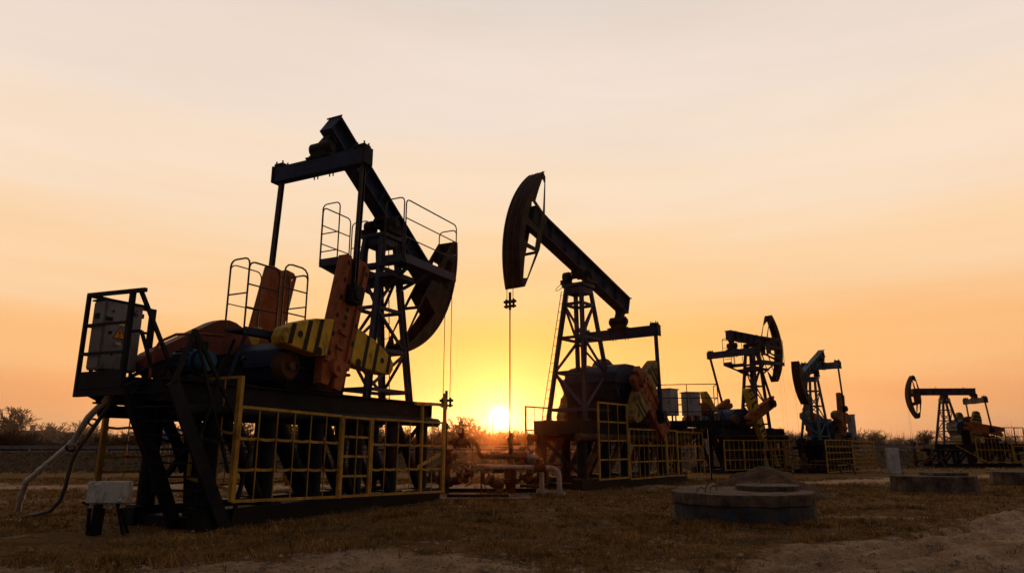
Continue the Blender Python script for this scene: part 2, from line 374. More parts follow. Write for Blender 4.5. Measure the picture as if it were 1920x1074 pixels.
        # raised rails along both long edges
        for w0,w1 in ((-hw,-hw*.62),(hw*.62,hw)):
            slab(m,[(e1+.5,w0),(e1+.5,w1),(e2-.1,w1),(e2-.1,w0)],b_out,b_out-si*.06)
        slab(m,[(.45,-hw*.3),(.45,hw*.3),(.5+.02,hw*.3),(.52,-hw*.3)],b_out,b_out-si*.05)
        slab(m,[(.8,-hw*.3),(.8,hw*.3),(.9,hw*.3),(.9,-hw*.3)],b_out,b_out-si*.05)
        ck=m.build('crank','orange',root,.012)
        m=MB(); c=C(0,0,b_out); dy=Vector((0,s*-.14,0)); m.cyl(c,c+dy,.21*sc_,18); m.cyl(c+dy,c+dy*1.35,.07,8); m.build('shaft_hub','orange',ck)
        for i in range(6 if pid<4 else 0):
            sv=e1+.7+(e2-e1-1.0)*i/5
            for w_ in (-hw*.81,hw*.81):
                m=MB(); c=C(sv,w_,b_out-si*.062); m.bar(c-cd*.055,c+cd*.055,.012,.085,up=cn); m.build('bolt_slot','black',ck)
        for i in range(5 if pid<3 else 0):
            m=MB(); c=C(1.05+i*.19,0,b_out-si*.004); m.cyl(c,c+Vector((0,-s*.004,0)),.062,12); m.build('pin_hole','black',ck)
        # pitman pin housing
        m=MB(); c=C(rl,0,bo); m.box(c+Vector((0,-s*.02,0)),(.34*sc_,.26,.44*sc_),Matrix.Rotation(R_(6),3,'Y'))
        m.cyl(c+Vector((0,s*.14,0)),c+Vector((0,-s*.2,0)),.15*sc_,14); m.build('wrist_pin','dark',ck,.01)
        # pitman rod
        m=MB(); top_=V(ae-.1,s*(E-(.18 if pid==1 and s!=near else .10)),ze-h/2+.02); bot=C(rl,0,bo); m.ibeam(bot,top_,.105*sc_,.12*sc_,.022,.022,up=(1,0,0)); m.build('pitman_rod','wire' if pid!=2 else 'navy',root)
        # counterweights : two lobes across the crank
        for sg,ln in zip((-1,1),lobes):
            if pid==1 and s!=near and sg>0: ln=.95
            if pid==1 and s!=near and sg<0: ln=.95
            if pid==5 and s!=near and sg>0: ln=.7
            w0=hw*.75*sg; w1=ln*sg; hi=lobe_h*sc_
            bA=b_out+s*.06; bB=b_in-s*.10
            poly=[(s0-hi/2,w0),(s0-hi/2-.02,w0+.25*sg),(s0-hi*.30,w1*.80),(s0-hi*.20,w1*.96),(s0-hi*.02,w1),(s0+hi*.22,w1*.97),(s0+hi*.38,w1*.80),(s0+hi*.50,w1*.55),(s0+hi*.52,w0+.1*sg),(s0+hi/2,w0)]
            dr_=(.33 if sg>0 else .05) if pid==1 else .08
            m=MB(); slab(m,poly,bA,bB,dr_); cwt=m.build('counterweight','yellow' if pid in (1,3) else 'tan',root,.03)
            m=MB()
            for fr in ((.32,.55,.86) if pid!=2 else (.35,.55)):
                wa=w0+(w1-w0)*fr; sk=.12*(1 if sg<0 else -1)*sg
                def edge(wv):     # lobe height at wv
                    r_=abs(wv/w1); return (s0-hi/2-.02+ (hi*.22)*max(0,(r_-.45)/.35) , s0+hi*.52-(hi*.12)*max(0,(r_-.5)/.3))
                lo,hi_=edge(wa); 
                for b_ in (bA+s*.004,):
                    m2=[(lo+.03,wa-.062),(lo+.03,wa+.062),(hi_-.03,wa+.062),(hi_-.03,wa-.062)]
                    slab(m,m2,b_,b_-s*.003,dr_)
            m.build('black_stripe','stripe',cwt)
            m=MB(); wv=w0+(w1-w0)*.70; c=C(s0+.04-dr_*abs(wv),wv,bA+s*.006); m.cyl(c,c-Vector((0,-s*.001,0)),.075*sc_,14); m.build('lifting_hole','black',cwt)
            m=MB(); c=C(s0-hi*.40-dr_*abs(w0+.35*sg),w0+.35*sg,bA+s*.006); m.cyl(c,c+Vector((0,s*.001,0)),.1*sc_,12); m.build('lifting_hole','black',cwt)
    # ---- gearbox, brake drum, motor, belt guard
    g=1.0*sc_; zf=zs
    m=MB(); gb=E-.62
    zt_=zc+.62*g
    m.prism([(ac-.9*g,max(zf,zc-.75)),(ac-1.2*g,zc-.35),(ac-1.25*g,zc),(ac-1.1*g,zc+.35*g),(ac-.8*g,zc+.55*g),(ac-.4*g,zt_),(ac+.2*g,zt_),(ac+.6*g,zc+.52*g),(ac+.9*g,zc+.28*g),(ac+1.0*g,zc),(ac+.95*g,zc-.35),(ac+.7*g,max(zf,zc-.75))],-gb,gb)
    m.box(V(ac-.1,0,zc-.05),(2.4*g,2*gb+.16,.07)); gx=m.build('gearbox','dblue',root,.03)
    m=MB(); m.box(V(ac-.2,0,zt_+.05),(.5,.5,.1)); 
    m.build('inspection_cover','dark',gx)
    m=MB(); m.cyl(V(ac,-E+.1,zc),V(ac,E-.1,zc),.13*g,14)
    m.build('crankshaft','dark',root)
    dc=(ac-1.15*g,zc-.05)
    for s in (-1,1):
        dr=MB()
        dr.cyl(V(dc[0],s*(gb+.02),dc[1]),V(dc[0],s*(gb+.26),dc[1]),.30*g,20); dr.ring(V(dc[0],s*(gb+.27),dc[1]),(0,1,0),.25*g,.03,20,6)
        dr.cyl(V(dc[0],s*(gb+.26),dc[1]),V(dc[0],s*(gb+.36),dc[1]),.09*g,10)
        dr.build('brake_drum','rust',root)
    # low mounting box under the gearbox
    m=MB(); m.box(V(ac-.15*g,0,(zf+zc-.3)/2),(1.75*g,2*gb+.1,max(.1,(zc-.35)-zf))); m.build('gearbox_stand','black',root,.01)
    bp=(ac-1.3*g,zc+.28*g); mo=(ac-3.05*g,zf+.42*g); gs=-near
    if guard:
        r1,r2=.78*g,.24*g; d_=Vector((bp[0]-mo[0],bp[1]-mo[1])); ang=math.atan2(d_.y,d_.x); al=math.acos((r1-r2)/d_.length)
        poly=[]
        n=14
        for i in range(n+1):
            t_=ang-(math.pi-al)+2*(math.pi-al)*i/n; poly.append((bp[0]+r1*math.cos(t_),bp[1]+r1*math.sin(t_)))
        for i in range(7):
            t_=ang+(math.pi-al)+2*al*i/6; poly.append((mo[0]+r2*math.cos(t_),mo[1]+r2*math.sin(t_)))
        m=MB(); m.prism(poly,gs*.95,gs*.62); m.build('belt_guard',guard,root,.02)
    m=MB(); mc=V(mo[0]+.15,near*.25,mo[1]); m.cyl(mc+Vector((0,-.30,0)),mc+Vector((0,.30,0)),.25*g,20); m.cyl(mc+Vector((0,-near*.30,0)),mc+Vector((0,-near*.52,0)),.20*g,20); mt=m.build('motor','blue',root)
    m=MB()
    for i in range(14):
        t_=2*math.pi*i/14; e_=Vector((math.cos(t_),0,math.sin(t_))); m.box(mc+e_*.26*g,(.02,.5,.05),Matrix.Rotation(-t_+math.pi/2,3,'Y'))
    m.cyl(mc+Vector((0,-.36,0)),mc+Vector((0,.36,0)),.235*g,16); m.box(mc-Vector((0,0,.34*g)),(.6*g,.7,.1)); m.box(mc+Vector((.1,-.1,.34*g)),(.22,.24,.16))
    m.build('cooling_fin','dark',mt)
    # pipes, levers and frames around the drive
    m=MB()
    m.bar(V(mo[0]-.6,-.5,zs+.05),V(mo[0]+1.6,-.5,zs+.05),.12,.1); m.bar(V(mo[0]-.6,.5,zs+.05),V(mo[0]+1.6,.5,zs+.05),.12,.1)
    m.bar(V(mo[0]-.55,-.5,zs+.1),V(mo[0]+.6,-.45,zs+.75),.06); m.bar(V(mo[0]+.5,near*.55,zs),V(mo[0]+.9,near*.55,zs+.95),.06)
    m.bar(V(mo[0]+.2,near*.5,zs),V(mo[0]+1.2,near*.6,zs+.6),.07); m.box(V(mo[0]+.95,near*.3,zs+.35),(.5,.5,.55))
    m.build('motor_slide','black',root)
    m=MB(); m.tube([V(mo[0]-.75,near*.35,zs),V(mo[0]-.75,near*.35,zs+.45),V(mo[0]-.62,near*.35,zs+.72),V(mo[0]-.3,near*.35,zs+.9),V(mo[0]+.3,near*.35,zs+1.0),V(mo[0]+.8,near*.35,zs+1.02)],.03,6); m.build('drive_hoop','red',root)
    if tower_plat:
        pz=zp-1.28
        for s,a0,a1,b0,b1 in ((near,-4.35,-1.62,.62,1.25),(-near,-4.85,-3.6,.62,1.25)):
            m=MB(); m.box(V((a0+a1)/2,s*(b0+b1)/2,pz),(a1-a0,b1-b0,.05)); m.box(V((a0+a1)/2,s*b1,pz+.04),(a1-a0+.06,.04,.24)); m.box(V(a0,s*(b0+b1)/2,pz+.04),(.04,b1-b0,.22)); m.box(V(a1,s*(b0+b1)/2,pz+.04),(.04,b1-b0,.22))
            m.bar(V(a0+.4,s*b1,pz-.02),V(-R-.2,s*.4,pz-.7),.09); m.bar(V(a1-1.2,s*b1,pz-.02),V(-R+.3,s*.4,pz-.7),.09)
            dk=m.build('tower_platform','violet',root)
            m=MB(); H=1.72; bo_=s*(b1+.03)
            rail_hoop(m,V(a0+.02,bo_,pz),V(a1-.02,bo_,pz),H,(.36,.68),.02)
            rail_hoop(m,V(a1+.03,s*b1,pz),V(a1+.03,s*b0,pz),H*.93,(.5,),.02)
            rail_hoop(m,V(a0-.03,s*b1,pz),V(a0-.03,s*b0,pz),H*1.03,(.5,.2),.02)
            m.build('guard_rail','wire',dk)
        m=MB(); m.box(V(-R,0,pz-.35),(1.1,1.7,.14)); m.box(V(-R-.5,0,pz-.05),(.12,2.6,.12)); m.build('platform_bearer','violet',root)
    if gear_plat:
        pz=zs+1.12; s=near; a0,a1=-9.35,-7.65; b0,b1=.45,1.0
        m=MB(); m.box(V((a0+a1)/2,s*(b0+b1)/2,pz),(a1-a0,b1-b0,.05)); m.box(V((a0+a1)/2,s*b1,pz-.02),(a1-a0,.04,.14)); m.bar(V(a0+.1,s*b1,pz),V(a0-.1,s*.75,zs),.06); m.bar(V(a1-.1,s*b1,pz),V(a1-.3,s*.75,zs),.06); dk=m.build('gearbox_platform','dblue',root)
        m=MB(); rail_hoop(m,V(a0,s*b1,pz),V(a0+.85,s*b1,pz),1.42,(.32,.66),.02); rail_hoop(m,V(a0+.98,s*b1,pz),V(a1,s*b1,pz),1.62,(.32,.66),.02,.2)
        rail_hoop(m,V(a0,s*b1,pz),V(a0,s*b0,pz),1.5,(.5,),.02); rail_hoop(m,V(a1,s*b1,pz),V(a1,s*b0,pz),1.5,(.5,),.02); rail_hoop(m,V(a0,s*b0,pz),V(a0+.85,s*b0,pz),1.42,(.4,),.014)
        m.build('guard_rail','wire',dk)
    if cable_hoops:
        m=MB()
        for s in (-1,1):
            pts=[V(-R+.35*math.cos(t_)*1.0,s*(.45+.42+.42*math.cos(t_+math.pi)),ztop+.06+.08*math.sin(t_)) for t_ in [2*math.pi*i/18 for i in range(19)]]
            m.tube(pts,.013,5)
        m.build('rail_hoop','wire',root)
    return root

WN3=[(.30,.86,.08,.86),(.04,.25,.30,.88),(-.25,-.04,.30,.88),(-.86,-.32,.08,.86)]
WN=[(-.80,-.42,.16,.80),(-.27,.02,.34,.80),(.16,.80,.18,.80)]
pump(1,'nearest pumpjack on the left, seen from behind with its tail raised and orange cranks upright',-34,-35,42,[(-.84,-.14,.08,.66),(.30,.72,.30,.74)],-11.0,'navy','violet',carrier=2.95,near=1,tower_plat=True,gear_plat=True,lobes=(2.05,1.75),s0=.72,crank_w=.86,beam_back=3.24,depth=.62)
pump(2,'large pumpjack right of the sun, its tall head raised and tail dipped towards the cranks',17,16.7,33.5,[(-.88,-.40,.09,.62),(.46,.92,.09,.60),(-.33,-.04,.2,.74),(.08,.40,.2,.74)],-12.2,'navy','violet',carrier=6.25,near=-1,lobes=(1.6,1.6),s0=.6,cable_hoops=True,depth=.76,beam_back=3.85,sc_=1.12,head_w=.32,tower_lv=(.08,.35,.61,.87))
pump(3,'pumpjack in the middle distance with head at the right and narrow platform around its tower',-1,1,44,WN3,-9.8,'navy','violet',base_z=-.1,carrier=1.75,near=1,tower_plat=True,lobes=(1.75,1.75),s0=.8,beam_back=2.6,depth=.6,crank_w=.66,crank_len=(.35,.6),lobe_h=.7,head_w=.24,hubd=1.95,ladder=False)
pump(4,'pumpjack with pale blue beam tilted down towards its head at the left',-25,-20,32,[(-.8,-.3,.15,.8)],-7.2,'pblue','pblue',base_z=-.17,carrier=1.9,near=-1,lobes=(1.3,1.3),s0=.75,beam_back=2.6,depth=.52,sc_=.82,guard='red',head_w=.2,hubd=1.1,ladder=False)
pump(5,'farthest pumpjack at the right edge, seen from the side with its beam level',0,0,36.5,WN,-8.8,'navy','violet',base_z=-.22,carrier=1.7,near=-1,lobes=(1.35,1.35),s0=.5,beam_back=2.6,depth=.58,sc_=.85,ladder=False)

# ------------------------------------------------------------------ fences of yellow bars
def fpanel(parent,p,q,z0,z1,cols,rows,name='fence_panel',wavy=True,t=.045,fr=.055,zq=None):
    """p,q : local (a,b); frame of angle bars with inner uprights and flat rails"""
    zq=zq or (z0,z1); m=MB()
    P0,P1,Q0,Q1=V(p[0],p[1],z0),V(p[0],p[1],z1),V(q[0],q[1],zq[0]),V(q[0],q[1],zq[1])
    side=Vector((Q0.x-P0.x,Q0.y-P0.y,0)).normalized(); nr=Vector((-side.y,side.x,0))
    m.bar(P0,P1,fr,fr,up=side); m.bar(Q0,Q1,fr,fr,up=side); m.bar(P0,Q0,fr*.8,fr,ext=fr/2); m.bar(P1,Q1,fr*.8,fr,ext=fr/2)
    for i in range(1,cols):
        f_=i/cols; m.cyl(P0.lerp(Q0,f_),P1.lerp(Q1,f_),.014,6)
    for j in range(1,rows):
        A=P0.lerp(P1,j/rows); B=Q0.lerp(Q1,j/rows); n=cols*4; pts=[]
        for i in range(n+1):
            f_=i/n; sag=-(.035 if wavy else 0)*abs(math.sin(math.pi*f_*cols))*(random.random()*.6+.4 if i%4==2 else .6)
            pts.append(A.lerp(B,f_)+Vector((0,0,sag))+nr*.02)
        for i in range(n): m.bar(pts[i],pts[i+1],.012,t*1.15)
    return m.build(name,'fence',parent)
def fence_root(pid,label):
    x,y,t=frame_of(pid); return empty('safety_fence',(x,y,0),t,label=label,cat='fence',group='yellow safety fences around the pumpjacks')
F1=fence_root(1,'bent yellow bar fence along the near side of the large left pumpjack')
bf=1.5
fpanel(F1,(-9.70,bf),(-6.82,bf),.50,2.22,6,3,zq=(.40,2.15))
fpanel(F1,(-6.74,bf),(-5.75,bf),.40,2.14,2,4,'fence_gate',False,zq=(.37,2.12))
fpanel(F1,(-5.68,bf),(-2.52,bf),.37,2.13,6,3,zq=(.27,2.12))
fpanel(F1,(-9.74,.30),(-9.74,bf-.05),.9,2.78,3,2,zq=(.7,2.78))
fpanel(F1,(-10.2,-1.7),(-8.2,-1.7),.7,2.16,4,5); fpanel(F1,(-8.1,-1.7),(-5.2,-1.7),.6,2.14,6,3); fpanel(F1,(-5.1,-1.7),(-2.5,-1.7),.5,2.12,5,3)
for pa,pb,za,zb,pw in ((-10.25,-1.7,.5,2.5,.07),(-9.74,bf,.50,2.8,.08),(-6.78,bf,.36,2.15,.08),(-2.45,bf,.2,2.95,.07),(-3.35,bf-.15,.3,2.6,.07)):
    m=MB(); m.bar(V(pa,pb,za),V(pa,pb,zb),pw); m.build('fence_post','fence',F1)
m=MB(); m.bar(V(-3.75,bf-.1,2.6),V(-1.2,bf-.9,2.72),.07,.09); m.build('top_bar','fence',F1)
m=MB(); m.bar(V(-3.7,bf-.02,.95),V(-2.55,bf-.02,1.28),.03,.08); m.build('loose_bar','fence',F1)
F2=fence_root(2,'yellow bar fence with one tall panel beside the pumpjack right of the sun')
fpanel(F2,(-2.90,-1.6),(-5.0,-1.6),.38,2.96,3,4,'tall_panel',False)
fpanel(F2,(-5.12,-1.6),(-8.25,-1.6),.32,2.10,8,3,'fence_panel',False)
fpanel(F2,(-8.32,-1.6),(-9.3,-1.6),.32,2.10,3,3,'fence_gate',False)
fpanel(F2,(-9.36,-1.6),(-12.1,-1.6),.30,2.06,7,3,'fence_panel',False)
fpanel(F2,(-3.05,1.6),(-4.75,1.6),1.2,2.93,3,2,'fence_panel',False); fpanel(F2,(-4.8,1.6),(-11.2,1.6),.4,2.1,14,3,'fence_panel',False)
fpanel(F2,(-12.3,-1.5),(-12.3,-.3),2.0,3.35,3,1,'fence_panel',False)
F3=fence_root(3,'yellow bar fence along the foot of the middle distance pumpjack, behind the earth mound')
fpanel(F3,(-9.9,1.9),(-8.0,1.9),.12,1.81,4,3,wavy=False); fpanel(F3,(-7.95,1.9),(-5.8,1.9),.12,1.81,5,3,wavy=False); fpanel(F3,(-5.75,1.9),(-3.6,1.9),.1,1.82,4,3,wavy=False); fpanel(F3,(-3.55,1.9),(-1.3,1.9),.0,1.82,8,4,wavy=False)
F4=fence_root(4,'yellow bar fence wrapped round the rear of the pale blue beamed pumpjack')
fpanel(F4,(.6,-1.55),(-3.9,-1.55),.0,1.82,8,5,wavy=False); fpanel(F4,(-3.95,-1.55),(-8.2,-1.55),-.06,1.78,8,7,wavy=False); fpanel(F4,(-8.25,-1.55),(-8.25,1.5),-.06,1.75,6,6,wavy=False); fpanel(F4,(-.2,2.0),(-3.6,2.0),0,1.80,6,4,wavy=False)
F5=fence_root(5,'yellow bar fence and sloping stair rails at the right edge pumpjack')
fpanel(F5,(-4.2,-1.6),(-7.0,-1.6),.2,2.1,9,2,wavy=False,fr=.07); fpanel(F5,(-7.1,-1.6),(-10.9,-1.9),.2,1.45,5,2,wavy=False,fr=.07,zq=(1.0,1.5))
fpanel(F5,(-1.2,1.7),(-4.4,1.7),.4,2.2,6,2,wavy=False)
m=MB(); m.bar(V(-2.6,-1.7,1.5),V(-5.0,-1.7,.1),.07); m.bar(V(-10.6,-1.9,1.3),V(-8.6,-1.9,-.1),.07); m.bar(V(-6.2,-1.7,.15),V(-9.2,-1.8,.15),.06); m.build('sloping_rail','fence',F5)

# ------------------------------------------------------------------ control platform, stair and cabinet at the left pumpjack
x,y,t=frame_of(1)
cp=empty('access_platform',(x,y,0),t,label='dark steel access platform with guard rails behind the left pumpjack',cat='platform')
a0,a1,b0,b1=-11.2,-9.72,-1.22,.10; dz=2.48
m=MB(); m.box(V((a0+a1)/2,(b0+b1)/2+.15,dz+.03),(a1-a0-.04,b1-b0+.3,.05))
m.box(V(a0,(b0+b1)/2,dz+.21),(.04,b1-b0,.33)); m.box(V((a0+a1)/2,b0,dz+.21),(a1-a0,.04,.33)); m.box(V(a0-.01,(b0+b1)/2+.2,dz-.03),(.07,b1-b0+.42,.12))
for i in range(4): m.bar(V(a0+.1+.32*i,b0,dz-.04),V(a0+.1+.32*i,b1+.3,dz-.04),.06)
m.build('deck','dark',cp)
m=MB(); w=.065
A_=V(a0,b0,dz-.05); B_=V(a0,b1+.0,dz-.05); T1=4.36; T2=4.30
m.bar(A_,V(a0,b0,T1),w); m.bar(B_,V(a0,b1,T2),.085,.085); m.bar(V(a0,b0-.03,T1),V(a0,b1+.36,T2),w,.075)
for z_ in (3.75,3.2): m.bar(V(a0-.03,b0,z_),V(a0-.03,b1,z_-.03),.035,.05)
ac_=-9.82
m.bar(V(ac_,b0,dz+.02),V(ac_,b0,4.32),.10,.10); m.bar(V(a0,b0,T1),V(ac_-.05,b0,4.29),w,.07)
for z_ in (3.75,3.2): m.bar(V(a0,b0,z_),V(ac_,b0,z_+.05),.04,.05)
m.build('guard_rail','dark',cp)
m=MB()
for aa,bb_ in ((a0+.1,b0+.15),(a0+.15,b1-.1),(a1-.05,b0+.15)): m.bar(V(aa,bb_,dz),V(aa+1.25,bb_+.05,.05),.13,.13) if bb_>-.5 else m.bar(V(aa,bb_,dz),V(aa+1.1,bb_+.4,1.9),.09)
m.bar(V(a1,b1+.05,dz),V(a1+.3,b1,.0),.2,.2); m.bar(V(a1-.1,b1+.3,dz-.1),V(a1+.9,b1-.4,.0),.12,.12)
m.build('support_strut','dark',cp)
st=empty('steel_stair',(x,y,0),t,label='steep dark steel stair leaning on the control platform beside the left pumpjack',cat='stair')
topL,botL=(-11.22,.36),(-9.95,.36); topR,botR=(-11.0,1.2),(-9.55,1.2)
for (ta,tb),(ba,bb_) in ((topL,botL),(topR,botR)):
    m=MB(); p=V(ta,tb,dz+.12); q=V(ba,bb_,-.02); m.bar(p,q,.06,.26,up=(1,0,0)); m.build('stringer','dark',st)
    m=MB(); r0=V(ta+(0 if tb<.5 else .35),tb,T2-.02 if tb<.5 else 3.58); r1=V(ba+.45,bb_,1.43)
    m.bar(r0,r1,.05,.07); m.bar(r1,V(ba+.12,bb_,.02),.055,.07)
    k0=r0.lerp(r1,.42); m.bar(k0,V(ta+(ba-ta)*.42,tb,dz*(1-.42)),.045); m.bar(r1,V(ta+(ba-ta)*.28,tb,dz*.68),.045)
    k1=r0.lerp(r1,.97)
    m.bar(V(ta+.1,tb,3.55) if tb<.5 else r0,V(ta+(ba-ta)*.8+.25,tb,1.0),.045,.055)
    if tb<.5: m.bar(V(ta,tb-.28,3.55),V(ta+.1,tb,3.55),.045)
    else: m.bar(r0,V(ta+.02,tb,2.55),.06,.08)
    m.build('handrail','dark',st)
m=MB(); m.bar(V(-11.0,.2,dz+.1),V(-10.45,.55,3.15),.10,.10); m.build('diagonal_strut','dark',st)
m=MB()
for i in range(10):
    f_=(i+.6)/10.4; za=(dz+.1)*(1-f_); aL=topL[0]+(botL[0]-topL[0])*f_; aR=topR[0]+(botR[0]-topR[0])*f_
    for k in (-.08,0,.08): m.bar(V(aL+k,.36,za),V(aR+k,1.2,za),.02,.03)
m.build('stair_tread','dark',st)
cab=empty('control_cabinet',(x,y,0),t,label='tall grey electrical cabinet numbered 6 with warning triangles on the left platform',cat='electrical cabinet')
ca0,ca1,cb0,cb1,cz0,cz1=-11.15,-10.40,-1.08,-.72,2.90,4.23
m=MB(); m.box(V((ca0+ca1)/2,(cb0+cb1)/2,(cz0+cz1)/2),(ca1-ca0,cb1-cb0,cz1-cz0)); m.build('cabinet_body','greyd',cab,.01)
m=MB(); m.box(V((ca0+ca1)/2,(cb0+cb1)/2,cz1+.015),(ca1-ca0+.07,cb1-cb0+.09,.03)); m.build('cabinet_roof','dark',cab)
m=MB(); m.box(V((ca0+ca1)/2,cb1+.014,(cz0+cz1)/2),(ca1-ca0-.02,.026,cz1-cz0-.05)); dr=m.build('cabinet_door','greyd',cab,.006)
m=MB(); m.box(V(ca0-.012,(cb0+cb1)/2,(cz0+cz1)/2),(.022,cb1-cb0-.03,cz1-cz0-.06)); sp_=m.build('side_panel','greyd',cab,.006)
m=MB(); m.box(V(ca0-.03,(cb0+cb1)/2-.02,cz1-.30),(.03,.12,.10)); m.build('door_handle','black',sp_)
m=MB(); m.box(V(ca0+.06,cb1+.04,cz1-.36),(.13,.03,.07)); m.cyl(V(ca0+.12,cb1+.03,cz1-.62),V(ca0+.12,cb1+.045,cz1-.62),.03,10); m.cyl(V(ca0+.13,cb1+.03,cz1-.2),V(ca0+.13,cb1+.04,cz1-.2),.022,10); m.cyl(V(ca0+.2,cb1+.03,cz0+.3),V(ca0+.2,cb1+.04,cz0+.3),.022,10); m.build('door_handle','black',dr)
m=MB()
for zz in (cz0+.15,cz1-.2): m.box(V(ca1+.012,cb1+.01,zz),(.03,.04,.09))
m.build('door_hinge','black',dr)
m=MB()
for bb_ in (cb0+.05,cb1-.05):
    for aa in (ca0+.06,ca1-.06): m.bar(V(aa,bb_,dz+.05),V(aa,bb_,cz0),.05)
m.build('cabinet_leg','dark',cab)
def facepoly(pts,name,mt,b_,parent):   # pts in (a,z) on the door face
    mb=MB(); n=len(pts); vs=[V(a_,b_,z_) for a_,z_ in pts]+[V(a_,b_-.003,z_) for a_,z_ in pts]
    mb._add(vs,[tuple(range(n)),tuple(range(2*n-1,n-1,-1))]+[(i,n+i,n+(i+1)%n,(i+1)%n) for i in range(n)]); return mb.build(name,mt,parent)
def triangle(c_,zc,s,col,a,glyph):
    facepoly([(c_-s*.62,zc-s*.5),(c_+s*.62,zc-s*.5),(c_,zc+s*.58)],'warning_border','ink',a,cab)
    k=.84; o=facepoly([(c_-s*.62*k,zc-s*.44),(c_+s*.62*k,zc-s*.44),(c_,zc+s*.46)],'warning_triangle',col,a+.004,cab)
    if glyph=='!':
        facepoly([(c_-.05*s,zc-.12*s),(c_+.05*s,zc-.12*s),(c_+.07*s,zc+.22*s),(c_-.07*s,zc+.22*s)],'exclamation_mark','ink',a+.008,o)
        facepoly([(c_-.055*s,zc-.32*s),(c_+.055*s,zc-.32*s),(c_+.055*s,zc-.21*s),(c_-.055*s,zc-.21*s)],'exclamation_mark','ink',a+.008,o)
    else:
        facepoly([(c_+.02*s,zc+.22*s),(c_-.12*s,zc-.06*s),(c_-.01*s,zc-.04*s),(c_-.06*s,zc-.32*s),(c_+.12*s,zc+.0*s),(c_+.02*s,zc-.01*s),(c_+.09*s,zc+.2*s)],'lightning_bolt','ink',a+.008,o)
fa=cb1+.032
triangle(-10.84,3.62,.21,'warn',fa,'!'); triangle(-10.82,3.83,.13,'warny',fa,'b')
facepoly([(-10.90,3.45),(-10.79,3.45),(-10.79,3.39),(-10.90,3.40)],'paper_label','junc',fa,cab)
cu=bpy.data.curves.new('number_six','FONT'); cu.body='6'; cu.size=.2; cu.extrude=.002
tmp=bpy.data.objects.new('tmp',cu); COL.objects.link(tmp); bpy.context.view_layer.update()
me=bpy.data.meshes.new_from_object(tmp); bpy.data.objects.remove(tmp); me.materials.clear(); me.materials.append(M['ink'])
o=bpy.data.objects.new('number_marking',me); COL.objects.link(o); o.parent=cab; o.location=V(-10.60,fa,3.99)
o.rotation_euler=(R_(90),0,0)
# conduit and hose below the platform
m=MB()
path=[(-7.55,12.9,2.5),(-7.66,13.05,2.35),(-8.24,13.5,2.03),(-8.75,13.95,1.56),(-9.15,14.3,1.39),(-9.85,14.95,1.12),(-10.36,15.5,.97),(-10.95,16.0,.70),(-11.3,16.4,.35),(-11.53,16.7,.0)]
m.tube(path,.062,10)
for i in (3,5,6,7,8):
    p=Vector(path[i]); d=(Vector(path[i+1])-p).normalized() if i+1<len(path) else Vector((0,0,1)); m.cyl(p-d*.07,p+d*.07,.078,10)
tag(m.build('cable_conduit','conduit'),'white segmented conduit curving from the left platform down to the grass','conduit')
m=MB(); m.tube([(-7.45,12.9,2.5),(-7.6,13.1,2.3),(-8.11,13.5,1.83),(-8.6,13.9,1.42),(-8.80,14.1,1.2),(-8.93,14.25,.95),(-9.05,14.4,.7),(-9.3,14.7,.42),(-9.8,15.2,.16),(-10.2,15.4,.06),(-10.6,15.6,.0)],.042,8)
tag(m.build('cable_hose','hose'),'dark grey hose hanging beside the white conduit and ending on the grass','hose')
m=MB()
for p,q in (((-8.11,13.5,1.93),(-8.2,13.6,1.95)),((-8.75,13.95,1.50),(-8.85,14.02,1.42))):
    c=(Vector(p)+Vector(q))/2; m.ring(c,(-.6,.45,-.5),.085,.02,12,6)
tag(m.build('cable_tie','black'),'black ties strapping the hose to the white conduit','cable tie')
# junction box on legs
jb=empty('junction_box',(-6.95,12.3,0),R_(3),label='small white junction box on dark legs in front of the stair',cat='junction box')
m=MB(); m.box((0,0,.72),(.66,.22,.36)); m.build('box_body','junc',jb,.012)
m=MB(); m.box((0,-.118,.72),(.64,.016,.34)); m.build('box_lid','junc',jb,.006)
m=MB(); m.bar((-.30,.05,-.05),(-.36,.05,.86),.045); m.bar((-.36,.05,.86),(-.25,.05,.89),.04); m.bar((-.16,0,-.05),(-.14,0,.52),.17,.12); m.bar((.14,.0,.56),(.34,-.05,0),.04); m.bar((.16,.1,.5),(.24,.3,0),.04); m.bar((-.45,.04,.55),(-.3,.04,.5),.04); m.build('box_leg','black',jb)
m=MB()
for i,xx in enumerate((-.28,-.2,-.12,-.04,.06,.24)): m.cyl((xx,-.02,.46),(xx,-.02,.54),.042,8,.018)
m.build('cable_gland','junc',jb)
m=MB(); m.box((-.16,-.13,.86),(.1,.012,.04)); m.box((.24,-.13,.60),(.06,.012,.03))
for xx in (-.3,0,.3):
    for zz in (.57,.87): m.cyl((xx,-.126,zz),(xx,-.134,zz),.012,8)
m.build('lid_clasp','white',jb)

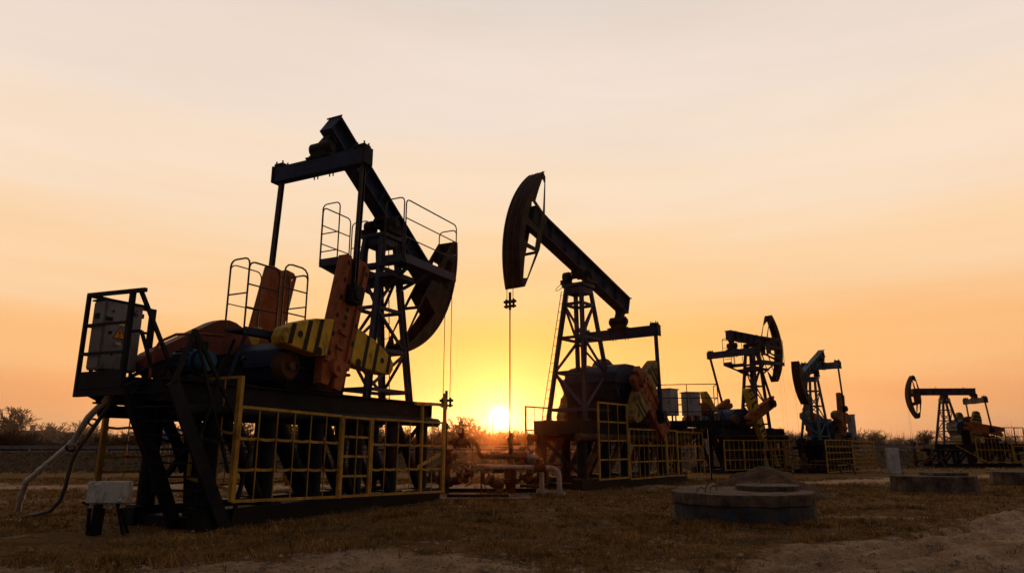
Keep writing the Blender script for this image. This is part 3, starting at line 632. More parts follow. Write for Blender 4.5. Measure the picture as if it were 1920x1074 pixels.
# ------------------------------------------------------------------ wellheads and pipework
def handwheel(parent,c,ax,R=.2):
    m=MB(); ax=Vector(ax).normalized(); m.ring(c,ax,R,.018,20,6)
    up=Vector((0,0,1)) if abs(ax.z)<.9 else Vector((1,0,0)); xx=ax.cross(up).normalized(); yy=ax.cross(xx)
    for i in range(5):
        t_=2*math.pi*i/5; m.cyl(c,Vector(c)+(xx*math.cos(t_)+yy*math.sin(t_))*R,.011,5)
    m.cyl(Vector(c)-ax*.05,Vector(c)+ax*.03,.035,8); return m.build('handwheel','rust',parent)
def flange(m,c,ax,r=.13,t=.05,bolts=8):
    ax=Vector(ax).normalized(); c=Vector(c); m.cyl(c-ax*t/2,c+ax*t/2,r,16)
    up=Vector((0,0,1)) if abs(ax.z)<.9 else Vector((1,0,0)); xx=ax.cross(up).normalized(); yy=ax.cross(xx)
    for i in range(bolts):
        t_=2*math.pi*i/bolts; e=c+(xx*math.cos(t_)+yy*math.sin(t_))*r*.78; m.cyl(e-ax*(t/2+.02),e+ax*(t/2+.02),.014,5)
def gate_valve(parent,c,ax,stem,L=.5,r=.1,mt='rust'):
    c=Vector(c); ax=Vector(ax).normalized(); stem=Vector(stem).normalized(); m=MB()
    m.cyl(c-ax*L/2,c+ax*L/2,r*.8,12); m.cyl(c-ax*r*1.1,c+ax*r*1.1,r*1.25,14)
    flange(m,c-ax*L/2,ax,r*1.45); flange(m,c+ax*L/2,ax,r*1.45)
    m.cyl(c,c+stem*r*1.9,r*.85,12); flange(m,c+stem*r*1.9,stem,r*1.2); m.cyl(c+stem*r*1.9,c+stem*r*3.4,r*.45,10,r*.25); m.cyl(c+stem*r*3,c+stem*r*4.6,.014,6)
    v=m.build('gate_valve',mt,parent); return v
def elbow(pts,r0=.25,n=6):
    out=[Vector(pts[0])]
    for i in range(1,len(pts)-1):
        p=Vector(pts[i]); a=(Vector(pts[i-1])-p); b=(Vector(pts[i+1])-p); ra=min(r0,a.length*.5,b.length*.5); A=p+a.normalized()*ra; B=p+b.normalized()*ra
        for k in range(n+1): t_=k/n; out.append(A*(1-t_)**2+p*2*t_*(1-t_)+B*t_*t_)
    out.append(Vector(pts[-1])); return out
def wellhead(pid,label,side,toz=1.6):
    f=FIT[pid]; gz=ground_z(f['wx'],f['wy']); o=empty('wellhead',(f['wx'],f['wy'],gz),0,label=label,cat='wellhead',group='wellheads')
    m=MB(); m.cyl((0,0,-.1),(0,0,.35),.17,16); flange(m,(0,0,.36),(0,0,1),.28,.07); flange(m,(0,0,.44),(0,0,1),.28,.07)
    m.cyl((0,0,.48),(0,0,.85),.20,16); flange(m,(0,0,.87),(0,0,1),.26,.07); m.cyl((0,0,.9),(0,0,1.15),.12,12); m.build('casing_head','rust',o)
    m=MB(); m.cyl((0,0,1.15),(0,0,toz-.25),.07,10); m.cyl((0,0,toz-.3),(0,0,toz-.1),.1,10); m.cyl((0,0,toz-.1),(0,0,toz),.06,10,.03); m.cyl((-.12,0,toz-.2),(.12,0,toz-.2),.03,6); m.build('stuffing_box','dark',o)
    return o
w1=wellhead(1,'rusty wellhead under the hanging cables at the right end of the left fence',1,2.3)
gate_valve(w1,(.45,-.3,.45),(1,-.5,.25),(.35,-.2,.9),.55,.11); handwheel(w1,Vector((.45,-.3,.45))+Vector((.35,-.2,.9)).normalized()*.5,(.35,-.2,.9),.21)
gate_valve(w1,(-.35,-.3,.5),(1,.4,0),(0,-.4,1),.45,.1)
w2=wellhead(2,'rusty wellhead with valves straight below the raised head, right of the sun',1,1.9)
gate_valve(w2,(-.5,-.4,.35),(1,.5,-.5),(-.5,-.25,.8),.5,.11); handwheel(w2,Vector((-.5,-.4,.35))+Vector((-.5,-.25,.8)).normalized()*.5,(-.5,-.25,.8),.21)
gate_valve(w2,(.55,-.3,.5),(1,0,-.2),(.3,-.3,.9),.5,.11); handwheel(w2,Vector((.55,-.3,.5))+Vector((.3,-.3,.9)).normalized()*.5,(.3,-.3,.9),.16)
gate_valve(w2,(.45,.35,.95),(1,.1,0),(0,-.2,1),.42,.10); handwheel(w2,Vector((.45,.35,1.42)),(0,-.2,1),.15)
gate_valve(w2,(-.35,.3,.75),(1,.3,0),(0,-1,.3),.40,.09)
gate_valve(w1,(.15,-.2,1.15),(0,0,1),(1,-.3,0),.40,.09); gate_valve(w1,(.75,-.45,.62),(1,-.4,.2),(.2,-.2,1),.34,.08)
for wx_,px_,pz_ in ((w1,.32,1.0),(w2,-.55,1.15),(w2,.85,1.3)):
    m=MB(); m.cyl((px_,-.25,pz_-.3),(px_,-.25,pz_),.014,6); m.cyl((px_,-.22,pz_+.07),(px_,-.30,pz_+.07),.075,16); m.build('pressure_gauge','dark',wx_)
m=MB(); m.tube(elbow([(.3,.1,.25),(1.2,.1,.25),(1.2,.1,.9),(1.7,.3,.9)],.15),.045,8); m.tube(elbow([(-.3,.1,.3),(-.9,.2,.3),(-.9,.2,.75)],.12),.035,8); m.build('small_pipe','rust',w2)
m=MB(); m.cyl((-.3,0,1.55),(.3,0,1.55),.04,8); m.bar((-.5,-.1,1.45),(.1,-.1,1.45),.03); m.build('lubricator','rust',w2)
fp=empty('flow_pipe',(0,0,0),0,label='upper pale flow pipe with a wheel valve on its raised left end',cat='pipe',group='flow pipes between the two wellheads')
m=MB(); m.tube(elbow([(-2.0,22.2,1.62),(-1.12,22.0,1.62),(-1.02,21.98,1.16),(.50,22.0,1.16)],.2),.075,12); m.build('pipe_run','rust',fp)
m=MB(); m.tube(elbow([(.50,22.0,1.16),(.92,22.0,1.12),(.92,21.95,.1)],.26),.08,12); flange(m,(.92,21.95,.14),(0,0,1),.17,.09); flange(m,(.50,22,1.16),(1,0,0),.15,.06); m.build('pipe_elbow','pipe',fp)
v=gate_valve(fp,(-1.55,22.1,1.6),(1,-.12,0),(0,0,1),.5,.13); handwheel(fp,Vector((-1.55,22.1,2.12)),(0,0,1),.22)
gate_valve(fp,(.28,22.0,1.16),(1,0,0),(0,-.3,-1),.34,.12)
m=MB(); m.cyl((-.95,22.05,0),(-.95,22.05,1.1),.03,8); m.tube(elbow([(-1.25,22.1,1.55),(-1.25,22.0,.35),(-1.45,21.9,.28)],.1),.018,6); m.build('drain_line','rust',fp)
f2=empty('flow_pipe',(0,0,0),0,label='lower flow pipe, its right end bent down to the ground',cat='pipe',group='flow pipes between the two wellheads')
m=MB(); m.tube([(-1.1,21.6,.88),(.75,21.6,.85)],.072,12); m.build('pipe_run','pipe',f2)
m=MB(); m.tube(elbow([(.75,21.6,.85),(1.43,21.6,.82),(1.45,21.6,.02)],.26),.08,12); flange(m,(1.45,21.6,.08),(0,0,1),.17,.09); m.build('pipe_elbow','pipe',f2)
gate_valve(f2,(.85,21.6,.85),(1,0,0),(0,0,1),.3,.11)
m=MB(); m.tube(elbow([(-.85,21.6,.86),(-.85,21.6,.3),(-.7,21.6,.12),(-.3,21.7,.12)],.15),.02,6); m.cyl((-.5,21.7,.14),(-.3,21.75,.14),.06,8); m.build('drain_line','rust',f2)
pd=MB(); pd.box((-.9,21.6,-.03),(2.9,2.3,.12)); pd.box((-.1,23.9,-.03),(5,1.2,.1)); tag(pd.build('concrete_pad','pad',None,.015),'stained concrete pad on the ground under the pipes between two wellheads','concrete pad')
m=MB()
for yy,x0,x1,z in ((22.6,-2.8,1.0,.12),(20.9,-1.9,-.1,.05)): m.bar((x0,yy,z),(x1,yy,z),.14,.12)
tag(m.build('ground_rail','dark'),'dark steel rails lying across the pad in front of the wellheads','steel rail')
for pid,lab in ((4,'small wellhead in front of the pale blue beamed pumpjack'),(5,'pale wellhead with cross arms left of the farthest pumpjack')):
    o=wellhead(pid,lab,1,1.5)
    m=MB(); m.tube(elbow([(-.6,-.6,.5),(.8,-.8,.5),(1.3,-1.6,.5),(1.4,-1.8,-.1)],.3),.06,8); m.tube(elbow([(.2,-.5,.7),(1.2,-1.2,.7),(1.9,-1.9,.6),(2.0,-2.1,-.1)],.3),.06,8) if pid==4 else m.tube([(0,0,.3),(1.2,.2,.6),(2.4,.5,1.6)],.06,8)
    if pid==5: m.cyl((-.35,0,1.1),(.35,0,1.1),.05,8); m.cyl((0,0,.8),(0,0,1.7),.05,8); m.tube([(.4,0,.2),(1.4,.2,.5),(2.6,.5,1.4)],.05,8)
    m.build('flow_line','rust',o)

# ------------------------------------------------------------------ cabinets and platforms behind the other pumpjacks
def rail_frame(m,pts,z0,z1,mids=2,w=.035):
    for i in range(len(pts)-1):
        p,q=Vector(pts[i]),Vector(pts[i+1])
        for k in (p,q): m.bar(Vector((k.x,k.y,z0)),Vector((k.x,k.y,z1)),w)
        for j in range(mids+1):
            z=z1-(z1-z0)*j/(mids+1); m.bar(Vector((p.x,p.y,z)),Vector((q.x,q.y,z)),w)
def cabinet(name,label,loc,rz,d,n,legs=.25,group='grey cabinets on the rear platform'):
    o=empty(name,loc,rz,label=label,cat='electrical cabinet',group=group)
    m=MB(); m.box((0,0,legs+d[2]/2),d); m.build('cabinet_body','greyc',o,.01)
    m=MB(); m.box((0,0,legs+d[2]+.02),(d[0]+.08,d[1]+.08,.04)); m.build('cabinet_roof','greyc',o)
    m=MB(); m.box((d[0]*.12,-d[1]/2-.012,legs+d[2]/2),(d[0]*.62,.02,d[2]*.84)); dd=m.build('cabinet_door','greyc',o,.005)
    m=MB(); m.box((d[0]*.38,-d[1]/2-.03,legs+d[2]*.5),(.03,.03,.12)); m.build('door_handle','black',dd)
    m=MB()
    for i in (-1,1): m.bar((i*d[0]*.3,0,0),(i*d[0]*.3,0,legs),.06)
    m.build('cabinet_leg','dark',o); return o
pz2=2.35
pp=empty('access_platform',(7.55,31.0,0),R_(-10),label='railed steel platform holding two grey cabinets behind the pumpjack right of the sun',cat='platform')
m=MB(); m.box((.3,0,pz2+.1),(2.5,1.5,.22))
for i in (-.8,1.2): m.bar((i,.6,-.1),(i,.6,pz2),.07)
m.bar((-.8,.6,.2),(1.2,.6,pz2),.06)
m.build('deck','dark',pp)
m=MB(); rail_frame(m,[(-.95,.7),(-.95,-.7),(.25,-.75),(1.55,-.7),(1.55,.7)],pz2,4.12,2); m.build('guard_rail','dark',pp)
cabinet('control_cabinet','grey cabinet with brightly lit side, left of two on the railed platform',(6.98,31.1,pz2+.2),R_(-42),(.75,.7,1.15),0)
cabinet('control_cabinet','plain grey cabinet standing right of its twin on the railed platform',(8.02,31.0,pz2+.2),R_(14),(.68,.5,1.0),0)
# stairs and platform of pump 3
st3=empty('steel_stair',tuple(W(3,-9.6,1.3,-.1)),R_(FIT[3]['yaw']),label='dark steel stair with handrails climbing to the middle distance pumpjack',cat='stair')
m=MB()
for s in (-1,1): m.bar((-.2,s*.45,2.6),(1.7,s*.45,0),.06,.28)
for i in range(10): f_=i/10; m.box((-.1+1.8*f_,0,2.5-2.5*f_),(.22,.86,.035))
m.build('stair_flight','dark',st3)
m=MB()
for s in (-1,1): m.tube([(-1.2,s*.5,3.6),(-.2,s*.5,3.6),(1.7,s*.5,1.0),(1.9,s*.5,.6),(1.8,s*.5,.05)],.03,6); m.cyl((-.2,s*.5,2.5),(-.2,s*.5,3.6),.025,6); m.cyl((.8,s*.5,1.2),(.8,s*.5,2.3),.025,6)
m.build('handrail','dark',st3)
cabinet('control_cabinet','pale tall cabinet behind the cranks of the pale blue beamed pumpjack',tuple(W(4,-6.9,-.7,1.85)),R_(-25),(.5,.4,1.45),0,.2,None)
pf5=empty('access_platform',(41.2,58.2,0),R_(2),label='small railed platform at the tail of the farthest pumpjack',cat='platform')
m=MB(); m.box((.3,0,1.35),(1.9,1.2,.3)); m.bar((.6,0,1.2),(.9,0,-.3),.15); m.build('deck','dark',pf5)
m=MB(); rail_frame(m,[(-.5,.5),(-.5,-.5),(1.1,-.5),(1.1,.5)],1.5,2.95,1,.06); m.build('guard_rail','dark',pf5)

# ------------------------------------------------------------------ concrete pieces, mound, slab
def disc(m,c,r,z0,z1,n=48,jit=.0,seed=0,sides=None):
    vs=[];k=[]
    for i in range(n):
        t_=2*math.pi*i/n; rr=r*(1+jit*noise.noise((math.cos(t_)*3+seed,math.sin(t_)*3,seed))-jit*.9*max(0,noise.noise((math.cos(t_)*14+seed,math.sin(t_)*14,seed+3))))
        k.append((c[0]+rr*math.cos(t_),c[1]+rr*math.sin(t_)))
    lo=[(a,b,z0) for a,b in k]; hi=[(a,b,z1+jit*.3*noise.noise((a*2,b*2,seed))) for a,b in k]
    m._add(lo+hi,[tuple(range(n,2*n))]+[(i,(i+1)%n,n+(i+1)%n,n+i) for i in range(n)],False)
cr=empty('concrete_well',(4.88,15.08,-.03),0,label='large round concrete well ring with stained blue side in the right foreground',cat='concrete ring')
m=MB(); disc(m,(0,0),1.42,-.15,.37,96,.03,3); m.build('lower_ring','concb',cr,.015)
m=MB(); disc(m,(-.02,0),1.45,.385,.60,96,.035,5); m.build('cover_slab','conc',cr,.02)
m=MB(); disc(m,(.66,.35),.66,.603,.70,64,.05,8); m.build('hatch_lid','conc',cr,.012)
m=MB()
for cx,cy,s_ in ((-1.0,-.5,.09),(-.55,.2,.07)): m.tube([(cx-s_,cy,.58),(cx-s_*.9,cy,.66),(cx,cy,.70),(cx+s_*.9,cy,.66),(cx+s_,cy,.58)],.011,6)
m.tube([(-1.3,.9,.5),(-1.1,.8,.75),(-.95,.7,.95)],.01,5); m.tube([(-.6,.7,.58),(-.5,.65,.74),(-.42,.6,.78)],.01,5); m.tube([(.7,.8,.7),(.7,.8,.82),(.74,.8,.86)],.01,5)
m.build('rebar_hook','rust',cr)
def block(label,loc,R0,h,top=True,rz=0,sides=10):
    o=empty('concrete_block',loc,rz,label=label,cat='concrete block',group='low concrete blocks on the right')
    m=MB(); n=sides; k=[(R0*math.cos(2*math.pi*(i+.5)/n),R0*.8*math.sin(2*math.pi*(i+.5)/n)) for i in range(n)]
    m._add([(a*1.03,b*1.03,-.2) for a,b in k]+[(a,b,h) for a,b in k],[tuple(range(n,2*n))]+[(i,(i+1)%n,n+(i+1)%n,n+i) for i in range(n)]); m.build('block_body','conc',o,.02)
    if top:
        m=MB(); m.box((.35,0,h+.055),(1.15,.9,.10)); m.build('cover_slab','conc',o,.015)
        m=MB()
        for xx in (-.05,.6): m.tube([(xx-.08,0,h+.09),(xx-.06,0,h+.17),(xx+.06,0,h+.17),(xx+.08,0,h+.09)],.012,5)
        m.tube([(-.9,.2,h),(-.9,.2,h+.22)],.012,5); m.build('rebar_hook','rust',o)
    return o
block('low dark concrete block with a flat slab on top, left of two',(14.22,23.9,0),1.36,.52)
block('low dark concrete block cut off by the right edge of the photo',(20.4,28.2,0),1.3,.50,False,.3)
sl=MB(); sl.box((0,0,.65),(.68,.28,1.7),Matrix.Rotation(R_(.8),3,'Y')); o=sl.build('concrete_slab','concl',None,.02); o.location=(22.5,41.6,-.12); tag(o,'pale upright concrete slab standing in the grass between two far pumpjacks','concrete slab')
m=MB(); n=44; vs=[];fs=[]
for j in range(n+1):
    for i in range(n+1):
        u_,v_=i/n*2-1,j/n*2-1; r_=math.hypot(u_,v_); h=max(0,1-r_**1.7)**1.15*.80*(1+.45*noise.noise((u_*2.2,v_*2.2,3)))
        h=h+ .13*noise.noise((u_*7,v_*7,1))*(r_<.95)+.06*noise.noise((u_*18,v_*18,5))*(r_<.95)-.04
        vs.append((u_*2.15,v_*1.5,h))
for j in range(n):
    for i in range(n): a=j*(n+1)+i; fs.append((a,a+1,a+n+2,a+n+1))
m._add(vs,fs,True); mo=m.build('earth_mound','mound'); mo.location=(7.6,21.6,0); tag(mo,'heap of dug earth behind the large concrete ring','earth mound')

# ------------------------------------------------------------------ terrain
def dirt(x,y):
    """0 = grass, 1 = bare sandy track"""
    n=noise.fractal(Vector((x*.35,y*.35,2)),1,2,4)*.9
    d=0
    d=max(d,min(1,max(0,(9.9+n*2.6-y)/1.2)))                                   # strip along the near edge
    # track sweeping from the lower middle out to the right
    yc=8.6+.62*(x-3.)+.05*(x-3)**2*.4; w_=2.1
    if x>1.5: d=max(d,min(1,max(0,(w_+n*1.2-abs(y-yc))/1.2))*min(1,(x-1.5)/2.5))
    # track behind on the left and on to the far right
    yc=27+.02*x+(max(0,x-8)*.55); d=max(d,min(1,max(0,(2.6+n*2-abs(y-yc))/1.5))*(.9 if (x<-5 or x>9) else .75))
    yc=20.3+.05*x
    if x<-7: d=max(d,.55*min(1,max(0,(1.2+n*1.4-abs(y-yc))/1.)))
    yc=16.3-.12*x
    if x>6: d=max(d,.6*min(1,max(0,(.35+n*.5-abs(y-yc))/.4)))
    p_=noise.fractal(Vector((x*.9+9,y*.9,5)),1,2,4); d=max(d,min(.5,max(0,(p_-.38)*3)))
    return d
def axis(lo,hi,st,far,g=1.16):
    a=[]; v=lo
    while v<hi: a.append(v); v+=st
    s_=st
    while v<far: a.append(v); s_*=g; v+=s_
    a.append(far); v=lo; s_=st; b_=[]
    while True:
        s_*=g; v-=s_
        if v<-far: b_.append(-far); break
        b_.append(v)
    return b_[::-1]+a
xs=axis(-13,20,.14,3500); ys=axis(7.5,27,.14,3500)
ys=[v for v in ys if v>-120]
vs=[];fs=[];cols=[]
for yv in ys:
    for xv in xs:
        z=ground_z(xv,yv); near=abs(xv)<60 and yv<60
        d=dirt(xv,yv) if near else 0
        if near:
            z+=.035*noise.noise((xv*.8,yv*.8,0))+.018*noise.noise((xv*2.6,yv*2.6,4))-.02*d
            if xv>1.5 and yv<26 :
                yc=8.6+.62*(xv-3.)+.05*(xv-3)**2*.4; dy=(yv-yc)/math.sqrt(1+(.62+.04*(xv-3))**2)+.12*noise.noise((xv*.5,yv*.5,31)); k=min(1,(xv-1.5)/3)
                for c_ in (-1.5,-.95,.0,.55): z-=k*.085*math.exp(-((dy-c_)/.16)**2)-k*.05*math.exp(-((dy-c_-.27)/.12)**2)
                z+=k*(.09*max(0,noise.noise((xv*1.5,yv*2.2,9)))+.05*max(0,noise.noise((xv*4,yv*4.5,19))-.1))*math.exp(-(dy/2.6)**2)
            if d>.3: z+=.03*noise.noise((xv*1.2-yv*1.8,yv*.5+xv*.5,7))*d
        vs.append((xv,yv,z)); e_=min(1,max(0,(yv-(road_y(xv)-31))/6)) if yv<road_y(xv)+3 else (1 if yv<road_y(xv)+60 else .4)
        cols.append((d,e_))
nx=len(xs)
for j in range(len(ys)-1):
    for i in range(nx-1): a=j*nx+i; fs.append((a,a+1,a+nx+1,a+nx))
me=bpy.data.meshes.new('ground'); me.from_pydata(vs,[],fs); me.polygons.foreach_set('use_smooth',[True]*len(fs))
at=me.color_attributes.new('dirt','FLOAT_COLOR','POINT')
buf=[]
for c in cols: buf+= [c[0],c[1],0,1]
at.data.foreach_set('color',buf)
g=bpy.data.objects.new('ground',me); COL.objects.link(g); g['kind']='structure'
gm=bpy.data.materials.new('dry_grass_and_sand'); gm.use_nodes=True; nt=gm.node_tree; N=nt.nodes; L=nt.links; b=N['Principled BSDF']; b.inputs['Roughness'].default_value=1; b.inputs['Specular IOR Level'].default_value=.05
tc=N.new('ShaderNodeTexCoord'); at=N.new('ShaderNodeVertexColor'); at.layer_name='dirt'
def nz(scale,detail=8,rough=.7,stretch=None):
    n=N.new('ShaderNodeTexNoise'); n.inputs['Scale'].default_value=scale; n.inputs['Detail'].default_value=detail; n.inputs['Roughness'].default_value=rough
    if stretch:
        mp=N.new('ShaderNodeMapping'); mp.inputs['Scale'].default_value=stretch; L.new(tc.outputs['Object'],mp.inputs[0]); L.new(mp.outputs[0],n.inputs['Vector'])
    else: L.new(tc.outputs['Object'],n.inputs['Vector'])
    return n
def ramp(src,stops):
    r=N.new('ShaderNodeValToRGB'); e=r.color_ramp.elements
    while len(e)<len(stops): e.new(.5)
    for el,(p,c) in zip(e,stops): el.position=p; el.color=(*c,1)
    L.new(src,r.inputs[0]); return r
n1=nz(.35,10,.78,(1,1.6,1)); n2=nz(9,6,.8,(1,.5,1)); n3=nz(38,4,.8)
G=ramp(n1.outputs['Fac'],[(.25,(.048,.027,.009)),(.42,(.12,.064,.021)),(.52,(.22,.122,.046)),(.62,(.10,.054,.018)),(.8,(.18,.104,.036))])
G2=ramp(n2.outputs['Fac'],[(.3,(.35,.35,.35)),(.7,(1.35,1.3,1.2))])
mg=N.new('ShaderNodeMix'); mg.data_type='RGBA'; mg.blend_type='MULTIPLY'; mg.inputs['Factor'].default_value=1; L.new(G.outputs[0],mg.inputs['A']); L.new(G2.outputs[0],mg.inputs['B'])
D=ramp(nz(1.1,10,.75,(1,.6,1)).outputs['Fac'],[(.3,(.17,.094,.046)),(.46,(.36,.22,.12)),(.60,(.52,.35,.21)),(.75,(.30,.185,.10))])
D2=ramp(nz(26,8,.85).outputs['Fac'],[(.32,(.40,.38,.36)),(.5,(.95,.95,.95)),(.68,(1.35,1.32,1.3))])
md=N.new('ShaderNodeMix'); md.data_type='RGBA'; md.blend_type='MULTIPLY'; md.inputs['Factor'].default_value=1; L.new(D.outputs[0],md.inputs['A']); L.new(D2.outputs[0],md.inputs['B'])
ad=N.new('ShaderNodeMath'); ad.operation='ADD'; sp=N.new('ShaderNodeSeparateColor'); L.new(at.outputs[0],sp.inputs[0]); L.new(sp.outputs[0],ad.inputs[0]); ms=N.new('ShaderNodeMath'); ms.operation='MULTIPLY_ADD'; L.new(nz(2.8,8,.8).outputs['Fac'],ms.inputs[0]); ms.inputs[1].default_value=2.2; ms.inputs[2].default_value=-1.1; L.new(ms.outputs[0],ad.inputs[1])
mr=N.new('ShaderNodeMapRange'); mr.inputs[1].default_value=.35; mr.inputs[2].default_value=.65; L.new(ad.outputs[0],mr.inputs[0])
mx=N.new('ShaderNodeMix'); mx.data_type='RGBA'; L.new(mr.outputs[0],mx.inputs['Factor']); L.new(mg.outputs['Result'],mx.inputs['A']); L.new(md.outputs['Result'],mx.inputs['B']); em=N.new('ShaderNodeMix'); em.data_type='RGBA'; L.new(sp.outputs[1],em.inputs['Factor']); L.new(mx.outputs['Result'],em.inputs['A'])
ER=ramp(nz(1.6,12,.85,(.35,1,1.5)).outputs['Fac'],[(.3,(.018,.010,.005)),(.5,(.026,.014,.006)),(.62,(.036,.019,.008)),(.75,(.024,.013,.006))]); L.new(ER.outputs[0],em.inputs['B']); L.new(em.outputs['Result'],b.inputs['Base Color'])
bp=N.new('ShaderNodeBump'); bp.inputs['Strength'].default_value=1; bp.inputs['Distance'].default_value=.10; L.new(nz(5,12,.82,(1,1.4,1)).outputs['Fac'],bp.inputs['Height']); L.new(bp.outputs[0],b.inputs['Normal'])
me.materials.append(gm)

# ---- dry grass : many blades, one mesh
def blades(name,n,region,hmin,hmax,cols,seed,dens=lambda x,y:1,wd=.006):
    rnd=random.Random(seed); v=[];f=[]
    made=0
    while made<n:
        yv=region[2]+(region[3]-region[2])*rnd.random()**1.35; xv=rnd.uniform(region[0],region[1])
        if abs(xv)>yv*.82+.5: continue
        if rnd.random()>dens(xv,yv): made+=.2; continue
        made+=1; z=ground_z(xv,yv)-.02
        k=rnd.randint(4,7); cl=noise.noise((xv*.9,yv*.9,11)); hh=(hmin+(hmax-hmin)*rnd.random())*(1+cl*.9)
        for i in range(k):
            a=rnd.uniform(0,6.28); r=rnd.uniform(0,.06); px,py=xv+r*math.cos(a),yv+r*math.sin(a); h=hh*rnd.uniform(.5,1.15)
            lx,ly=math.cos(a)*h*rnd.uniform(.2,.9),math.sin(a)*h*rnd.uniform(.2,.9); w_=wd*(1+yv*.05)*rnd.uniform(.7,1.3); q=rnd.uniform(0,3.14); wx,wy=math.cos(q)*w_,math.sin(q)*w_
            o=len(v); v+=[(px-wx,py-wy,z),(px+wx,py+wy,z),(px+lx*.4-wx*.6,py+ly*.4-wy*.6,z+h*.6),(px+lx*.4+wx*.6,py+ly*.4+wy*.6,z+h*.6),(px+lx,py+ly,z+h*.95)]
            f+=[(o,o+1,o+3,o+2),(o+2,o+3,o+4)]
    m=bpy.data.meshes.new(name); m.from_pydata(v,[],f); m.materials.append(cols); o=bpy.data.objects.new(name,m); COL.objects.link(o); o['kind']='stuff'; o['label']='short dry grass growing over the oil field'; o['category']='grass'; return o
gb=mat('dry_grass_blades',(.33,.178,.054),.95,0,.6,1.2,0,bump=0,col2=(.085,.048,.014),spec=.05)
ring_c=(4.92,15.2)
def dens(x,y):
    if math.hypot(x-ring_c[0],y-ring_c[1])<1.45: return 0
    if -11.5<x<-1 and abs((x+2.155)*math.sin(R_(63.4))-(y-22.5)*math.cos(R_(63.4)))<1.1: return .1
    return max(.02,(1-dirt(x,y)*1.3))*(.45+.8*max(-.3,noise.noise((x*.6,y*.6,20))+.3))
blades('dry_grass',30000,(-24,27,8.3,34),.05,.13,gb,3,dens)
o=blades('tall_grass',2600,(2.9,7.0,13.0,14.6),.05,.13,gb,5,lambda x,y: 1 if 1.45<math.hypot(x-4.92,y-15.2)<2.0 else .04); o['label']='taller dry grass round the foot of the large concrete ring'

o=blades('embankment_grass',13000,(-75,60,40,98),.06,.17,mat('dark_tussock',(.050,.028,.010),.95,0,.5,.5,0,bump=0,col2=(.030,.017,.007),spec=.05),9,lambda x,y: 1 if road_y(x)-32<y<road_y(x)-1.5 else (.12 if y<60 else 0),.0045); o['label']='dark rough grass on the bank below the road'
rg=random.Random(8); v=[];f=[]
while len(v)<6*14000:
    yv=8.2+20*rg.random()**1.7; xv=rg.uniform(-.75,.8)*yv; d=dirt(xv,yv)
    if rg.random()>.12+d: continue
    r=rg.uniform(.005,.02)*(2.4 if rg.random()<.05 else 1); z=ground_z(xv,yv)+.01; o_=len(v)
    v+=[(xv+r*rg.uniform(.8,1.6),yv,z),(xv,yv+r,z),(xv-r*rg.uniform(.8,1.6),yv,z),(xv,yv-r,z),(xv,yv,z+r*.9),(xv,yv,z-r)]
    for a_,b_ in ((0,1),(1,2),(2,3),(3,0)): f.append((o_+a_,o_+b_,o_+4))
me=bpy.data.meshes.new('gravel'); me.from_pydata(v,[],f); me.materials.append(mat('brown_gravel',(.30,.20,.13),.9,0,.7,4,0,bump=0,col2=(.07,.045,.028))); o=bpy.data.objects.new('gravel',me); COL.objects.link(o); tag(o,'loose gravel and clods on the bare ground','gravel',None,'stuff')
# ------------------------------------------------------------------ road, guard rail, far background
m=MB(); pts=[-400,-200,-100,-60,-30,-10,0,10,20,40,60,90,150,300,500]
for i in range(len(pts)-1):
    xa,xb=pts[i],pts[i+1]; m._add([(xa,road_y(xa),.87),(xb,road_y(xb),.87),(xb,road_y(xb)+8,.87),(xa,road_y(xa)+8,.87)],[(0,1,2,3)])
o=m.build('road','asph'); o['kind']='structure'
gr=empty('guard_rail',(0,72.6,.84),0,label='long galvanised guard rail along the embankment road behind the pumpjacks',cat='guard rail')
m=MB()
def grp(x): return Vector((x,road_y(x)-74+.0,0))
xv=-90
while xv<120:
    p,q=grp(xv),grp(xv+4); 
    for z_ in (.62,.50,.38): m.bar(p+Vector((0,-.03 if z_!=.5 else .02,z_)),q+Vector((0,-.03 if z_!=.5 else .02,z_)),.04,.11)
    xv+=4
m.build('rail_beam','rail',gr)
m=MB(); xv=-90
while xv<120: p=grp(xv); m.bar(p+Vector((0,.08,-.3)),p+Vector((0,.08,.66)),.12); xv+=4
o=m.build('rail_post','rail',gr); 
def house(label,loc,rz,w,d,h,rh,rm,chim=True):
    o=empty('house',loc,rz,label=label,cat='house',group='houses beyond the road')
    m=MB(); m.box((0,0,h/2-.5),(w,d,h+1)); m._add([(-w/2,-d/2,h),(-w/2,d/2,h),(-w/2,0,h+rh*.97)],[(0,1,2)]); m._add([(w/2,-d/2,h),(w/2,d/2,h),(w/2,0,h+rh*.97)],[(0,1,2)]); m.build('house_wall','wall',o)
    m=MB(); e=.4
    for s in (-1,1):
        m._add([(-w/2-e,s*(d/2+e),h-.15),(w/2+e,s*(d/2+e),h-.15),(w/2+e,0,h+rh),(-w/2-e,0,h+rh),(-w/2-e,s*(d/2+e),h-.3),(w/2+e,s*(d/2+e),h-.3),(w/2+e,0,h+rh-.15),(-w/2-e,0,h+rh-.15)],[(0,1,2,3),(4,7,6,5),(0,4,5,1),(0,3,7,4),(1,5,6,2)])
    r=m.build('roof',rm,o)
    if chim: m=MB(); m.box((-w*.12,.4,h+rh+.2),(.7,.7,1.5)); m.box((-w*.12,.4,h+rh+1.),(.85,.85,.15)); m.build('chimney','wall',r)
    n=max(2,int(w/3))
    for i in range(n):
        m=MB(); m.box((-w/2+w*(i+.5)/n,-d/2-.02,h*.55),(1.1,.06,1.2)); m.build('window','win',o)
    return o
house('dark roofed house with a chimney behind the hanging conduit',(-87,132,-.3),R_(-12),9.5,8,1.7,2.6,'roof')
house('house with a pale sheet roof behind the bare tree at the left edge',(-103,138,-.3),R_(8),11,8,2.2,1.9,'roof2',False)
